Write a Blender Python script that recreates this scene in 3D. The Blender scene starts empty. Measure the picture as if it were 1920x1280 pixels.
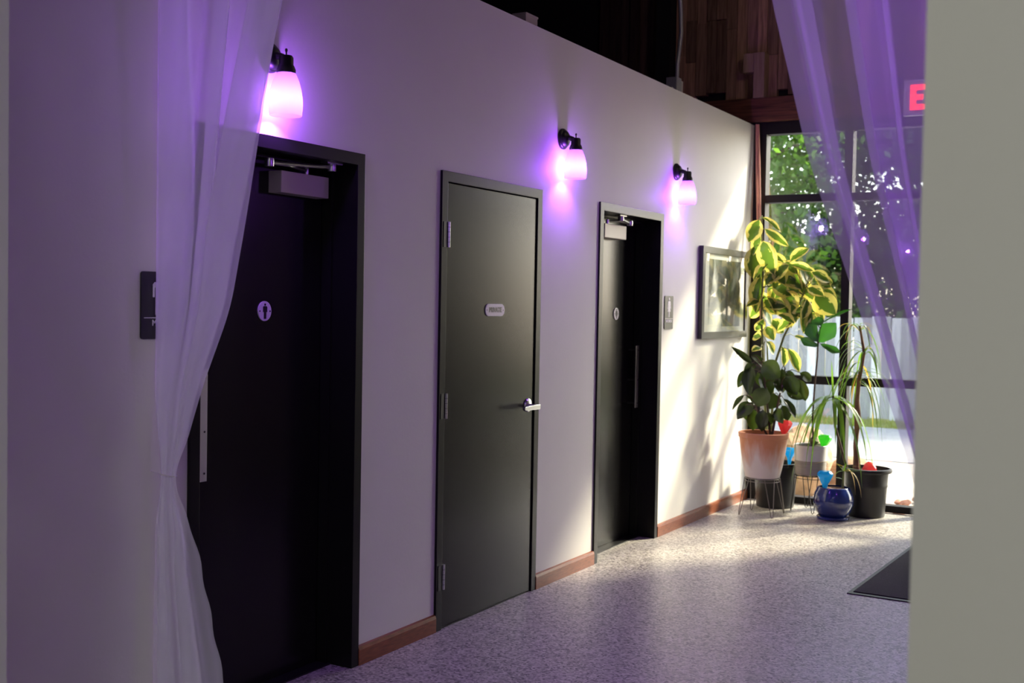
import bpy, bmesh, math, random
import numpy as np
from mathutils import Vector, Matrix

S = bpy.context.scene
COL = S.collection
R = math.radians

# ------------------------------------------------------------------ camera
# world: x runs along the corridor wall (towards the window), y = 0 is the face of that wall
# (the corridor lies at y < 0), z is up, metres.
cam_d = bpy.data.cameras.new('camera')
cam = bpy.data.objects.new('camera', cam_d)
COL.objects.link(cam)
cam_d.sensor_width = 36.0
cam_d.lens = 2185.5 / 1920 * 36
cam_d.clip_start = 0.05
cam_d.clip_end = 200
yaw, pitch, roll = 0.51486, -0.032177, 0.017962
fw = Vector((math.cos(yaw) * math.cos(pitch), math.sin(yaw) * math.cos(pitch), math.sin(pitch)))
rt = Vector((math.sin(yaw), -math.cos(yaw), 0))
up = rt.cross(fw)
rt2 = rt * math.cos(roll) + up * math.sin(roll)
up2 = -rt * math.sin(roll) + up * math.cos(roll)
m = Matrix((rt2, up2, -fw)).transposed().to_4x4()
m.translation = Vector((0, -3.0056, 1.5635))
cam.matrix_world = m
cam_d.dof.use_dof = True
cam_d.dof.focus_distance = 4.9
cam_d.dof.aperture_fstop = 4.2
S.camera = cam

# ------------------------------------------------------------------ view, sky, sun, fill lights
S.view_settings.view_transform = 'Standard'
S.view_settings.look = 'None'
S.view_settings.gamma = 1.0
S.view_settings.use_curve_mapping = False
S.view_settings.exposure = 0.0

SUN_DIR = Vector((-1.0, 0.62, -0.86)).normalized()
world = bpy.data.worlds.new('sky')
S.world = world
world.use_nodes = True
wn = world.node_tree.nodes
wl = world.node_tree.links
wn.clear()
sky = wn.new('ShaderNodeTexSky')
sky.sky_type = 'NISHITA'
sky.sun_disc = False
sky.sun_elevation = math.asin(-SUN_DIR.z)
sky.sun_rotation = math.atan2(-SUN_DIR.x, -SUN_DIR.y)
sky.air_density = 1.0
sky.dust_density = 2.0
bg = wn.new('ShaderNodeBackground')
bg.inputs['Strength'].default_value = 0.90
wo = wn.new('ShaderNodeOutputWorld')
haze = wn.new('ShaderNodeHueSaturation')
haze.inputs['Saturation'].default_value = 0.6
wl.new(sky.outputs[0], haze.inputs['Color'])
wl.new(haze.outputs[0], bg.inputs['Color'])
wl.new(bg.outputs[0], wo.inputs['Surface'])

sun_d = bpy.data.lights.new('sun', 'SUN')
sun_d.energy = 12.5
sun_d.color = (1.0, 0.90, 0.67)
sun_d.angle = R(6.0)
sun = bpy.data.objects.new('sun', sun_d)
COL.objects.link(sun)
sun.location = (30, -15, 25)
sun.rotation_euler = SUN_DIR.to_track_quat('-Z', 'Y').to_euler()

lamp_d = bpy.data.lights.new('near_room_fill_light', 'AREA')  # unseen area light, added as ambient fill in place of the room's lights
lamp_d.shape = 'RECTANGLE'
lamp_d.size = 2.4
lamp_d.size_y = 2.4
lamp_d.energy = 56
lamp_d.color = (1.0, 0.98, 0.90)
lamp = bpy.data.objects.new('near_room_fill_light', lamp_d)
COL.objects.link(lamp)
lamp.location = (-1.3, -3.6, 3.6)

plank_fill_d = bpy.data.lights.new('plank_fill_light', 'POINT')  # unseen fill light, added to warm and brighten the far planks
plank_fill_d.energy = 15
plank_fill_d.color = (1.0, 0.84, 0.62)
plank_fill_d.shadow_soft_size = 0.12
plank_fill = bpy.data.objects.new('plank_fill_light', plank_fill_d)
COL.objects.link(plank_fill)
plank_fill.location = (6.6, -1.9, 4.3)

PURPLE = (0.36, 0.095, 1.0)
BULB_W = 20.0
FACING_BULB_W = 40.0

# ------------------------------------------------------------------ material helpers
MATS = {}


def new_mat(name):
    mt = bpy.data.materials.new(name)
    mt.use_nodes = True
    MATS[name] = mt
    return mt, mt.node_tree.nodes, mt.node_tree.links, mt.node_tree.nodes['Principled BSDF']


def rgb(c):
    return (c[0], c[1], c[2], 1.0)


def plain(name, col, rough=0.5, metal=0.0, spec=0.5, coat=0.0, noise=0.0, nscale=20.0, bump=0.0, bscale=80.0, stretch=None):
    mt, n, l, b = new_mat(name)
    b.inputs['Base Color'].default_value = rgb(col)
    b.inputs['Roughness'].default_value = rough
    b.inputs['Metallic'].default_value = metal
    b.inputs['Specular IOR Level'].default_value = spec
    b.inputs['Coat Weight'].default_value = coat
    if noise or bump:
        tc = n.new('ShaderNodeTexCoord')
        mp = n.new('ShaderNodeMapping')
        l.new(tc.outputs['Object'], mp.inputs['Vector'])
        if stretch:
            mp.inputs['Scale'].default_value = stretch
    if noise:
        nz = n.new('ShaderNodeTexNoise')
        nz.inputs['Scale'].default_value = nscale
        nz.inputs['Detail'].default_value = 6
        l.new(mp.outputs[0], nz.inputs['Vector'])
        rp = n.new('ShaderNodeValToRGB')
        rp.color_ramp.elements[0].position = 0.3
        rp.color_ramp.elements[1].position = 0.7
        rp.color_ramp.elements[0].color = rgb([max(0, c * (1 - noise)) for c in col])
        rp.color_ramp.elements[1].color = rgb([min(1, c * (1 + noise)) for c in col])
        l.new(nz.outputs['Fac'], rp.inputs[0])
        l.new(rp.outputs[0], b.inputs['Base Color'])
    if bump:
        nb = n.new('ShaderNodeTexNoise')
        nb.inputs['Scale'].default_value = bscale
        nb.inputs['Detail'].default_value = 4
        l.new(mp.outputs[0], nb.inputs['Vector'])
        bp = n.new('ShaderNodeBump')
        bp.inputs['Strength'].default_value = bump
        bp.inputs['Distance'].default_value = 0.01
        l.new(nb.outputs['Fac'], bp.inputs['Height'])
        l.new(bp.outputs[0], b.inputs['Normal'])
    return mt


plain('wall_paint', (0.76, 0.745, 0.70), 0.62, bump=0.06, bscale=60, noise=0.015, nscale=3)
plain('grey_wall_paint', (0.72, 0.73, 0.70), 0.7, bump=0.06, bscale=60)
plain('black_door', (0.009, 0.0088, 0.0085), 0.24, spec=0.28, bump=0.005, bscale=12)
plain('black_frame', (0.009, 0.0089, 0.0087), 0.32, spec=0.20)
plain('gap_shade_black', (0.004, 0.004, 0.004), 0.9)
plain('base_wood', (0.22, 0.060, 0.020), 0.38, noise=0.3, nscale=6, stretch=(3, 20, 20))
plain('steel', (0.62, 0.62, 0.64), 0.28, metal=1.0)
plain('satin_steel', (0.60, 0.59, 0.58), 0.42, metal=1.0)
plain('closer_paint', (0.55, 0.50, 0.45), 0.45, metal=0.1)
plain('black_iron', (0.010, 0.010, 0.011), 0.42)
plain('sign_white', (0.80, 0.78, 0.80), 0.3)
plain('sign_black', (0.016, 0.016, 0.020), 0.35)
plain('bronze_frame', (0.018, 0.016, 0.015), 0.5, spec=0.2)
plain('mat_rubber', (0.030, 0.027, 0.028), 0.92, noise=0.35, nscale=160, bump=0.6, bscale=300)
plain('rock_sand', (0.48, 0.30, 0.17), 0.85, noise=0.35, nscale=9, bump=0.5, bscale=20)
plain('rock_red', (0.42, 0.20, 0.13), 0.85, noise=0.35, nscale=20, bump=0.4, bscale=30)
plain('rock_grey', (0.30, 0.24, 0.19), 0.85, noise=0.3, nscale=20, bump=0.4, bscale=40)
plain('soil', (0.05, 0.032, 0.022), 0.95, noise=0.5, nscale=60, bump=0.8, bscale=90)
plain('bark_chips', (0.20, 0.10, 0.06), 0.9, noise=0.6, nscale=70, bump=0.8, bscale=60)
plain('black_plastic', (0.014, 0.014, 0.014), 0.45, bump=0.05, bscale=30)
plain('wire_grey', (0.22, 0.20, 0.18), 0.45, metal=0.6)
plain('wire_black', (0.03, 0.028, 0.026), 0.45, metal=0.3)
plain('cord_pink', (0.74, 0.35, 0.25), 0.7)
plain('stem_green', (0.13, 0.15, 0.04), 0.6, noise=0.3, nscale=15)
plain('stem_brown', (0.09, 0.055, 0.035), 0.8, noise=0.4, nscale=20)
plain('trunk_brown', (0.24, 0.13, 0.07), 0.85, noise=0.4, nscale=14, stretch=(6, 6, 1))
plain('picture_mount', (0.80, 0.79, 0.74), 0.6)
plain('bounce_cut_brown', (0.16, 0.11, 0.08), 0.6, noise=0.3, nscale=4)  # dark brown chosen to cut bounce and darken the door reflections
plain('frame_black', (0.022, 0.021, 0.019), 0.4)
plain('beam_wood', (0.15, 0.05, 0.025), 0.6, noise=0.5, nscale=5, stretch=(6, 1, 14))
plain('dark_sheathing', (0.006, 0.006, 0.007), 0.85)
plain('roof_dark', (0.03, 0.024, 0.02), 0.85)
plain('white_ceramic', (0.72, 0.70, 0.70), 0.4)
plain('pot_taupe', (0.36, 0.32, 0.27), 0.6, noise=0.12, nscale=8, stretch=(1, 1, 12))
plain('conduit_grey', (0.36, 0.37, 0.38), 0.45, metal=0.5)
plain('box_beige', (0.42, 0.37, 0.33), 0.6)
plain('tree_bark', (0.10, 0.075, 0.05), 0.9, noise=0.4, nscale=8)
plain('exit_housing', (0.75, 0.74, 0.72), 0.4)


def wood_plank(name, dark, light):
    mt, n, l, b = new_mat(name)
    tc = n.new('ShaderNodeTexCoord')
    oi = n.new('ShaderNodeObjectInfo')
    mp = n.new('ShaderNodeMapping')
    mp.inputs['Scale'].default_value = (10, 22, 1.6)
    ad = n.new('ShaderNodeVectorMath')
    ad.operation = 'ADD'
    cx = n.new('ShaderNodeVectorMath')
    cx.operation = 'SCALE'
    cx.inputs['Scale'].default_value = 37.0
    l.new(oi.outputs['Random'], cx.inputs[0])
    l.new(tc.outputs['Object'], ad.inputs[0])
    l.new(cx.outputs[0], ad.inputs[1])
    l.new(ad.outputs[0], mp.inputs['Vector'])
    nz = n.new('ShaderNodeTexNoise')
    nz.inputs['Scale'].default_value = 2.0
    nz.inputs['Detail'].default_value = 8
    nz.inputs['Distortion'].default_value = 0.6
    l.new(mp.outputs[0], nz.inputs['Vector'])
    rp = n.new('ShaderNodeValToRGB')
    rp.color_ramp.elements[0].position = 0.32
    rp.color_ramp.elements[1].position = 0.72
    rp.color_ramp.elements[0].color = rgb(dark)
    rp.color_ramp.elements[1].color = rgb(light)
    l.new(nz.outputs['Fac'], rp.inputs[0])
    hs = n.new('ShaderNodeHueSaturation')
    mr = n.new('ShaderNodeMapRange')
    mr.inputs['To Min'].default_value = 0.45
    mr.inputs['To Max'].default_value = 1.35
    l.new(oi.outputs['Random'], mr.inputs['Value'])
    l.new(mr.outputs[0], hs.inputs['Value'])
    l.new(rp.outputs[0], hs.inputs['Color'])
    l.new(hs.outputs[0], b.inputs['Base Color'])
    b.inputs['Roughness'].default_value = 0.75
    return mt


wood_plank('plank_brown', (0.28, 0.15, 0.08), (0.60, 0.36, 0.21))
wood_plank('plank_pale', (0.66, 0.42, 0.26), (0.85, 0.60, 0.40))
wood_plank('plank_dark', (0.045, 0.022, 0.017), (0.10, 0.052, 0.038))
wood_plank('fence_wood', (0.56, 0.565, 0.57), (0.74, 0.745, 0.75))


def floor_mat():
    mt, n, l, b = new_mat('terrazzo')
    tc = n.new('ShaderNodeTexCoord')
    v = n.new('ShaderNodeTexVoronoi')
    v.inputs['Scale'].default_value = 95
    v.inputs['Randomness'].default_value = 1.0
    l.new(tc.outputs['Object'], v.inputs['Vector'])
    bw = n.new('ShaderNodeRGBToBW')
    l.new(v.outputs['Color'], bw.inputs[0])
    rp = n.new('ShaderNodeValToRGB')
    e = rp.color_ramp.elements
    e[0].position = 0.12
    e[0].color = rgb((0.10, 0.09, 0.085))
    e[1].position = 0.85
    e[1].color = rgb((0.60, 0.57, 0.51))
    k = e.new(0.32)
    k.color = rgb((0.29, 0.265, 0.235))
    k = e.new(0.55)
    k.color = rgb((0.42, 0.39, 0.345))
    l.new(bw.outputs[0], rp.inputs[0])
    nz = n.new('ShaderNodeTexNoise')
    nz.inputs['Scale'].default_value = 1.3
    nz.inputs['Detail'].default_value = 4
    l.new(tc.outputs['Object'], nz.inputs['Vector'])
    mr = n.new('ShaderNodeMapRange')
    mr.inputs['To Min'].default_value = 0.88
    mr.inputs['To Max'].default_value = 1.1
    l.new(nz.outputs['Fac'], mr.inputs['Value'])
    hs = n.new('ShaderNodeHueSaturation')
    l.new(rp.outputs[0], hs.inputs['Color'])
    l.new(mr.outputs[0], hs.inputs['Value'])
    l.new(hs.outputs[0], b.inputs['Base Color'])
    b.inputs['Roughness'].default_value = 0.36
    b.inputs['Specular IOR Level'].default_value = 0.5
    nb = n.new('ShaderNodeTexNoise')
    nb.inputs['Scale'].default_value = 120
    l.new(tc.outputs['Object'], nb.inputs['Vector'])
    bp = n.new('ShaderNodeBump')
    bp.inputs['Strength'].default_value = 0.12
    bp.inputs['Distance'].default_value = 0.004
    l.new(nb.outputs['Fac'], bp.inputs['Height'])
    l.new(bp.outputs[0], b.inputs['Normal'])


floor_mat()


def sheer_mat():
    mt, n, l, b = new_mat('sheer_voile')
    n.remove(b)
    out = n['Material Output']
    tr = n.new('ShaderNodeBsdfTransparent')
    df = n.new('ShaderNodeBsdfDiffuse')
    tl = n.new('ShaderNodeBsdfTranslucent')
    df.inputs['Color'].default_value = rgb((0.93, 0.93, 0.95))
    tl.inputs['Color'].default_value = rgb((0.93, 0.93, 0.97))
    m1 = n.new('ShaderNodeMixShader')
    m1.inputs[0].default_value = 0.5
    l.new(df.outputs[0], m1.inputs[1])
    l.new(tl.outputs[0], m1.inputs[2])
    m2 = n.new('ShaderNodeMixShader')
    # a weave hides more the more edge-on it is seen
    lw = n.new('ShaderNodeLayerWeight')
    lw.inputs['Blend'].default_value = 0.5
    mr = n.new('ShaderNodeMapRange')
    mr.inputs['To Min'].default_value = 0.50
    mr.inputs['To Max'].default_value = 0.78
    l.new(lw.outputs['Facing'], mr.inputs['Value'])
    l.new(mr.outputs[0], m2.inputs[0])
    l.new(tr.outputs[0], m2.inputs[1])
    l.new(m1.outputs[0], m2.inputs[2])
    l.new(m2.outputs[0], out.inputs['Surface'])


sheer_mat()


def pane_mat(name, tint=(0.97, 0.98, 0.97), refl=1.0, graze=0.9):
    mt, n, l, b = new_mat(name)
    n.remove(b)
    out = n['Material Output']
    tr = n.new('ShaderNodeBsdfTransparent')
    tr.inputs['Color'].default_value = rgb(tint)
    gl = n.new('ShaderNodeBsdfGlossy')
    gl.inputs['Roughness'].default_value = 0.0
    # Schlick reflectance of a thin two-faced pane (the same from either face)
    lw = n.new('ShaderNodeLayerWeight')
    lw.inputs['Blend'].default_value = 0.5
    pw = n.new('ShaderNodeMath')
    pw.operation = 'POWER'
    pw.inputs[1].default_value = 5.0
    l.new(lw.outputs['Facing'], pw.inputs[0])
    ml = n.new('ShaderNodeMath')
    ml.operation = 'MULTIPLY_ADD'
    ml.use_clamp = True
    ml.inputs[1].default_value = graze
    ml.inputs[2].default_value = 0.045 * refl
    l.new(pw.outputs[0], ml.inputs[0])
    mx = n.new('ShaderNodeMixShader')
    l.new(ml.outputs[0], mx.inputs[0])
    l.new(tr.outputs[0], mx.inputs[1])
    l.new(gl.outputs[0], mx.inputs[2])
    l.new(mx.outputs[0], out.inputs['Surface'])


pane_mat('window_glass', refl=1.9)
pane_mat('picture_glass', refl=0.7, graze=0.35)


def shade_mat():
    mt, n, l, b = new_mat('frosted_shade')
    n.remove(b)
    out = n['Material Output']
    tr = n.new('ShaderNodeBsdfTransparent')
    tl = n.new('ShaderNodeBsdfTranslucent')
    df = n.new('ShaderNodeBsdfDiffuse')
    tl.inputs['Color'].default_value = rgb((0.14, 0.14, 0.14))
    df.inputs['Color'].default_value = rgb((0.3, 0.3, 0.3))
    tr.inputs['Color'].default_value = rgb((0.9, 0.9, 0.9))
    m1 = n.new('ShaderNodeMixShader')
    m1.inputs[0].default_value = 0.25
    l.new(tl.outputs[0], m1.inputs[1])
    l.new(df.outputs[0], m1.inputs[2])
    m2 = n.new('ShaderNodeMixShader')
    m2.inputs[0].default_value = 0.66
    l.new(tr.outputs[0], m2.inputs[1])
    l.new(m1.outputs[0], m2.inputs[2])
    l.new(m2.outputs[0], out.inputs['Surface'])


shade_mat()


def emit_mat(name, col, s):
    mt, n, l, b = new_mat(name)
    b.inputs['Base Color'].default_value = rgb(col)
    b.inputs['Emission Color'].default_value = rgb(col)
    b.inputs['Emission Strength'].default_value = s


emit_mat('exit_red', (1.0, 0.03, 0.03), 3.0)


def gem_mat(name, col):
    mt, n, l, b = new_mat(name)
    b.inputs['Base Color'].default_value = rgb(col)
    b.inputs['Roughness'].default_value = 0.08
    b.inputs['Coat Weight'].default_value = 0.5
    out = n['Material Output']
    tl = n.new('ShaderNodeBsdfTranslucent')
    tl.inputs['Color'].default_value = rgb([min(1, c * 1.6 + 0.05) for c in col])
    mx = n.new('ShaderNodeMixShader')
    mx.inputs[0].default_value = 0.5
    l.new(b.outputs[0], mx.inputs[1])
    l.new(tl.outputs[0], mx.inputs[2])
    l.new(mx.outputs[0], out.inputs['Surface'])


gem_mat('gem_blue', (0.02, 0.36, 0.62))
gem_mat('gem_red', (0.75, 0.12, 0.12))
gem_mat('gem_green', (0.12, 0.62, 0.08))


def leaf_mat(name, centre, margin=None, mpos=0.62, trans=0.4, rough=0.32, tint=None, spots=0.0):
    mt, n, l, b = new_mat(name)
    out = n['Material Output']
    b.inputs['Roughness'].default_value = rough
    b.inputs['Specular IOR Level'].default_value = 0.5
    oi = n.new('ShaderNodeObjectInfo')
    uv = n.new('ShaderNodeUVMap')
    sp = n.new('ShaderNodeSeparateXYZ')
    l.new(uv.outputs[0], sp.inputs[0])
    mr = n.new('ShaderNodeMapRange')
    mr.inputs['To Min'].default_value = 0.7
    mr.inputs['To Max'].default_value = 1.3
    l.new(oi.outputs['Random'], mr.inputs['Value'])
    hs = n.new('ShaderNodeHueSaturation')
    l.new(mr.outputs[0], hs.inputs['Value'])
    if margin:
        ab = n.new('ShaderNodeMath')
        ab.operation = 'ABSOLUTE'
        l.new(sp.outputs['Y'], ab.inputs[0])
        tc = n.new('ShaderNodeVectorMath')
        tc.operation = 'ADD'
        sc = n.new('ShaderNodeVectorMath')
        sc.operation = 'SCALE'
        sc.inputs['Scale'].default_value = 19.0
        l.new(oi.outputs['Random'], sc.inputs[0])
        l.new(uv.outputs[0], tc.inputs[0])
        l.new(sc.outputs[0], tc.inputs[1])
        nz = n.new('ShaderNodeTexNoise')
        nz.inputs['Scale'].default_value = 5.0
        nz.inputs['Detail'].default_value = 3
        l.new(tc.outputs[0], nz.inputs['Vector'])
        ad = n.new('ShaderNodeMath')
        ad.operation = 'MULTIPLY_ADD'
        ad.inputs[1].default_value = 0.9
        l.new(nz.outputs['Fac'], ad.inputs[0])
        l.new(ab.outputs[0], ad.inputs[2])
        rp = n.new('ShaderNodeValToRGB')
        rp.color_ramp.elements[0].position = mpos + 0.36
        rp.color_ramp.elements[1].position = mpos + 0.46
        rp.color_ramp.elements[0].color = rgb(centre)
        rp.color_ramp.elements[1].color = rgb(margin)
        l.new(ad.outputs[0], rp.inputs[0])
        l.new(rp.outputs[0], hs.inputs['Color'])
    else:
        hs.inputs['Color'].default_value = rgb(centre)
    l.new(hs.outputs[0], b.inputs['Base Color'])
    tl = n.new('ShaderNodeBsdfTranslucent')
    mul = n.new('ShaderNodeMixRGB')
    mul.blend_type = 'MULTIPLY'
    mul.inputs[0].default_value = 1.0
    mul.inputs[2].default_value = rgb(tint or (1.5, 1.5, 0.6))
    l.new(hs.outputs[0], mul.inputs[1])
    l.new(mul.outputs[0], tl.inputs['Color'])
    mx = n.new('ShaderNodeMixShader')
    mx.inputs[0].default_value = trans
    l.new(b.outputs[0], mx.inputs[1])
    l.new(tl.outputs[0], mx.inputs[2])
    l.new(mx.outputs[0], out.inputs['Surface'])


leaf_mat('leaf_variegated', (0.075, 0.145, 0.035), (0.62, 0.57, 0.29), 0.60, 0.45, tint=(1.6, 1.5, 0.5))
leaf_mat('leaf_dark', (0.013, 0.018, 0.010), None, trans=0.25, rough=0.28, tint=(5.0, 6.0, 1.2))
leaf_mat('leaf_broad', (0.035, 0.075, 0.035), None, trans=0.3, rough=0.4, tint=(1.2, 2.4, 0.5))
leaf_mat('leaf_strap', (0.10, 0.18, 0.035), (0.50, 0.48, 0.16), 0.72, 0.42, tint=(1.7, 1.9, 0.5))
leaf_mat('leaf_dry', (0.40, 0.26, 0.08), None, trans=0.4, rough=0.6)
leaf_mat('tree_leaf', (0.10, 0.19, 0.045), None, trans=0.6, rough=0.5, tint=(1.5, 1.7, 0.5))
leaf_mat('tree_leaf_dark', (0.055, 0.10, 0.032), None, trans=0.45, rough=0.5, tint=(1.8, 2.0, 0.7))
leaf_mat('grass_blade', (0.30, 0.33, 0.12), None, trans=0.4, rough=0.6)


def terracotta():
    mt, n, l, b = new_mat('whitewashed_terracotta')
    tc = n.new('ShaderNodeTexCoord')
    sp = n.new('ShaderNodeSeparateXYZ')
    l.new(tc.outputs['Object'], sp.inputs[0])
    mp = n.new('ShaderNodeMapping')
    mp.inputs['Scale'].default_value = (14, 14, 2.5)
    l.new(tc.outputs['Object'], mp.inputs['Vector'])
    nz = n.new('ShaderNodeTexNoise')
    nz.inputs['Scale'].default_value = 1.2
    nz.inputs['Detail'].default_value = 6
    l.new(mp.outputs[0], nz.inputs['Vector'])
    # limewash that thins out towards the rim
    mr = n.new('ShaderNodeMapRange')
    mr.inputs['From Min'].default_value = 0.0
    mr.inputs['From Max'].default_value = 0.30
    mr.inputs['To Min'].default_value = 0.52
    mr.inputs['To Max'].default_value = -0.16
    l.new(sp.outputs['Z'], mr.inputs['Value'])
    ad = n.new('ShaderNodeMath')
    ad.operation = 'ADD'
    l.new(nz.outputs['Fac'], ad.inputs[0])
    l.new(mr.outputs[0], ad.inputs[1])
    rp = n.new('ShaderNodeValToRGB')
    rp.color_ramp.elements[0].position = 0.40
    rp.color_ramp.elements[1].position = 0.85
    rp.color_ramp.elements[0].color = rgb((0.55, 0.23, 0.12))
    rp.color_ramp.elements[1].color = rgb((0.70, 0.62, 0.58))
    l.new(ad.outputs[0], rp.inputs[0])
    l.new(rp.outputs[0], b.inputs['Base Color'])
    b.inputs['Roughness'].default_value = 0.75


terracotta()


def blue_glaze():
    mt, n, l, b = new_mat('blue_glaze')
    tc = n.new('ShaderNodeTexCoord')
    mp = n.new('ShaderNodeMapping')
    mp.inputs['Scale'].default_value = (12, 12, 3)
    l.new(tc.outputs['Object'], mp.inputs['Vector'])
    nz = n.new('ShaderNodeTexNoise')
    nz.inputs['Scale'].default_value = 1.0
    nz.inputs['Detail'].default_value = 5
    l.new(mp.outputs[0], nz.inputs['Vector'])
    rp = n.new('ShaderNodeValToRGB')
    rp.color_ramp.elements[0].position = 0.3
    rp.color_ramp.elements[1].position = 0.75
    rp.color_ramp.elements[0].color = rgb((0.010, 0.022, 0.12))
    rp.color_ramp.elements[1].color = rgb((0.022, 0.05, 0.24))
    l.new(nz.outputs['Fac'], rp.inputs[0])
    l.new(rp.outputs[0], b.inputs['Base Color'])
    b.inputs['Roughness'].default_value = 0.16
    b.inputs['Coat Weight'].default_value = 0.6


blue_glaze()


def ground_mat(name, c0, c1, scale, bump=0.5):
    mt, n, l, b = new_mat(name)
    tc = n.new('ShaderNodeTexCoord')
    nz = n.new('ShaderNodeTexNoise')
    nz.inputs['Scale'].default_value = scale
    nz.inputs['Detail'].default_value = 8
    nz.inputs['Roughness'].default_value = 0.7
    l.new(tc.outputs['Object'], nz.inputs['Vector'])
    rp = n.new('ShaderNodeValToRGB')
    rp.color_ramp.elements[0].position = 0.35
    rp.color_ramp.elements[1].position = 0.65
    rp.color_ramp.elements[0].color = rgb(c0)
    rp.color_ramp.elements[1].color = rgb(c1)
    l.new(nz.outputs['Fac'], rp.inputs[0])
    l.new(rp.outputs[0], b.inputs['Base Color'])
    b.inputs['Roughness'].default_value = 0.95
    bp = n.new('ShaderNodeBump')
    bp.inputs['Strength'].default_value = bump
    bp.inputs['Distance'].default_value = 0.02
    l.new(nz.outputs['Fac'], bp.inputs['Height'])
    l.new(bp.outputs[0], b.inputs['Normal'])


ground_mat('gravel_ground', (0.40, 0.34, 0.27), (0.66, 0.62, 0.55), 6)
ground_mat('asphalt', (0.36, 0.36, 0.35), (0.44, 0.44, 0.43), 3, 0.1)
ground_mat('lawn', (0.30, 0.27, 0.12), (0.32, 0.36, 0.14), 5)


def print_mat():
    # black and white photograph: a pale waterfall against dark rock
    mt, n, l, b = new_mat('photo_print')
    uv = n.new('ShaderNodeUVMap')
    sp = n.new('ShaderNodeSeparateXYZ')
    l.new(uv.outputs[0], sp.inputs[0])
    mp = n.new('ShaderNodeMapping')
    mp.inputs['Scale'].default_value = (5, 2.2, 1)
    l.new(uv.outputs[0], mp.inputs['Vector'])
    nz = n.new('ShaderNodeTexNoise')
    nz.inputs['Scale'].default_value = 1.4
    nz.inputs['Detail'].default_value = 7
    l.new(mp.outputs[0], nz.inputs['Vector'])
    # distance from a fall line u = 0.22 + wobble, below v = .6
    wob = n.new('ShaderNodeMath')
    wob.operation = 'MULTIPLY_ADD'
    wob.inputs[1].default_value = 0.35
    wob.inputs[2].default_value = -0.36
    l.new(nz.outputs['Fac'], wob.inputs[0])
    ad = n.new('ShaderNodeMath')
    ad.operation = 'ADD'
    l.new(sp.outputs['X'], ad.inputs[0])
    l.new(wob.outputs[0], ad.inputs[1])
    ab = n.new('ShaderNodeMath')
    ab.operation = 'ABSOLUTE'
    l.new(ad.outputs[0], ab.inputs[0])
    widen = n.new('ShaderNodeMapRange')
    widen.inputs['From Min'].default_value = 0.0
    widen.inputs['From Max'].default_value = 0.90
    widen.inputs['To Min'].default_value = 0.26
    widen.inputs['To Max'].default_value = 0.02
    l.new(sp.outputs['Y'], widen.inputs['Value'])
    sb = n.new('ShaderNodeMath')
    sb.operation = 'SUBTRACT'
    l.new(widen.outputs[0], sb.inputs[0])
    l.new(ab.outputs[0], sb.inputs[1])
    mk = n.new('ShaderNodeMapRange')
    mk.inputs['From Min'].default_value = -0.02
    mk.inputs['From Max'].default_value = 0.06
    l.new(sb.outputs[0], mk.inputs['Value'])
    rp = n.new('ShaderNodeValToRGB')
    rp.color_ramp.elements[0].position = 0.35
    rp.color_ramp.elements[1].position = 0.75
    rp.color_ramp.elements[0].color = rgb((0.03, 0.03, 0.03))
    rp.color_ramp.elements[1].color = rgb((0.24, 0.24, 0.23))
    l.new(nz.outputs['Fac'], rp.inputs[0])
    mx = n.new('ShaderNodeMixRGB')
    l.new(mk.outputs[0], mx.inputs[0])
    l.new(rp.outputs[0], mx.inputs[1])
    mx.inputs[2].default_value = rgb((0.72, 0.72, 0.70))
    l.new(mx.outputs[0], b.inputs['Base Color'])
    b.inputs['Roughness'].default_value = 0.5


print_mat()

# ------------------------------------------------------------------ geometry helpers
ORIG = {}


def tag(o, label=None, cat=None, group=None, kind=None):
    if label:
        o['label'] = label
    if cat:
        o['category'] = cat
    if group:
        o['group'] = group
    if kind:
        o['kind'] = kind
    return o


def empty(name, loc, label=None, cat=None, group=None, kind=None):
    o = bpy.data.objects.new(name, None)
    COL.objects.link(o)
    o.location = loc
    o.empty_display_size = 0.1
    ORIG[o] = Vector(loc)
    return tag(o, label, cat, group, kind)


def link_mesh(name, me, mat, parent=None, loc=None, smooth=False):
    """mesh data given in world coordinates"""
    if loc is None:
        loc = ORIG[parent] if parent is not None else Vector((0, 0, 0))
    loc = Vector(loc)
    if loc.length > 0:
        me.transform(Matrix.Translation(-loc))
    if mat:
        me.materials.append(MATS[mat])
    if smooth:
        for pl in me.polygons:
            pl.use_smooth = True
    o = bpy.data.objects.new(name, me)
    COL.objects.link(o)
    if parent is not None:
        o.parent = parent
        o.location = loc - ORIG[parent]
    else:
        o.location = loc
    ORIG[o] = loc
    return o


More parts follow.
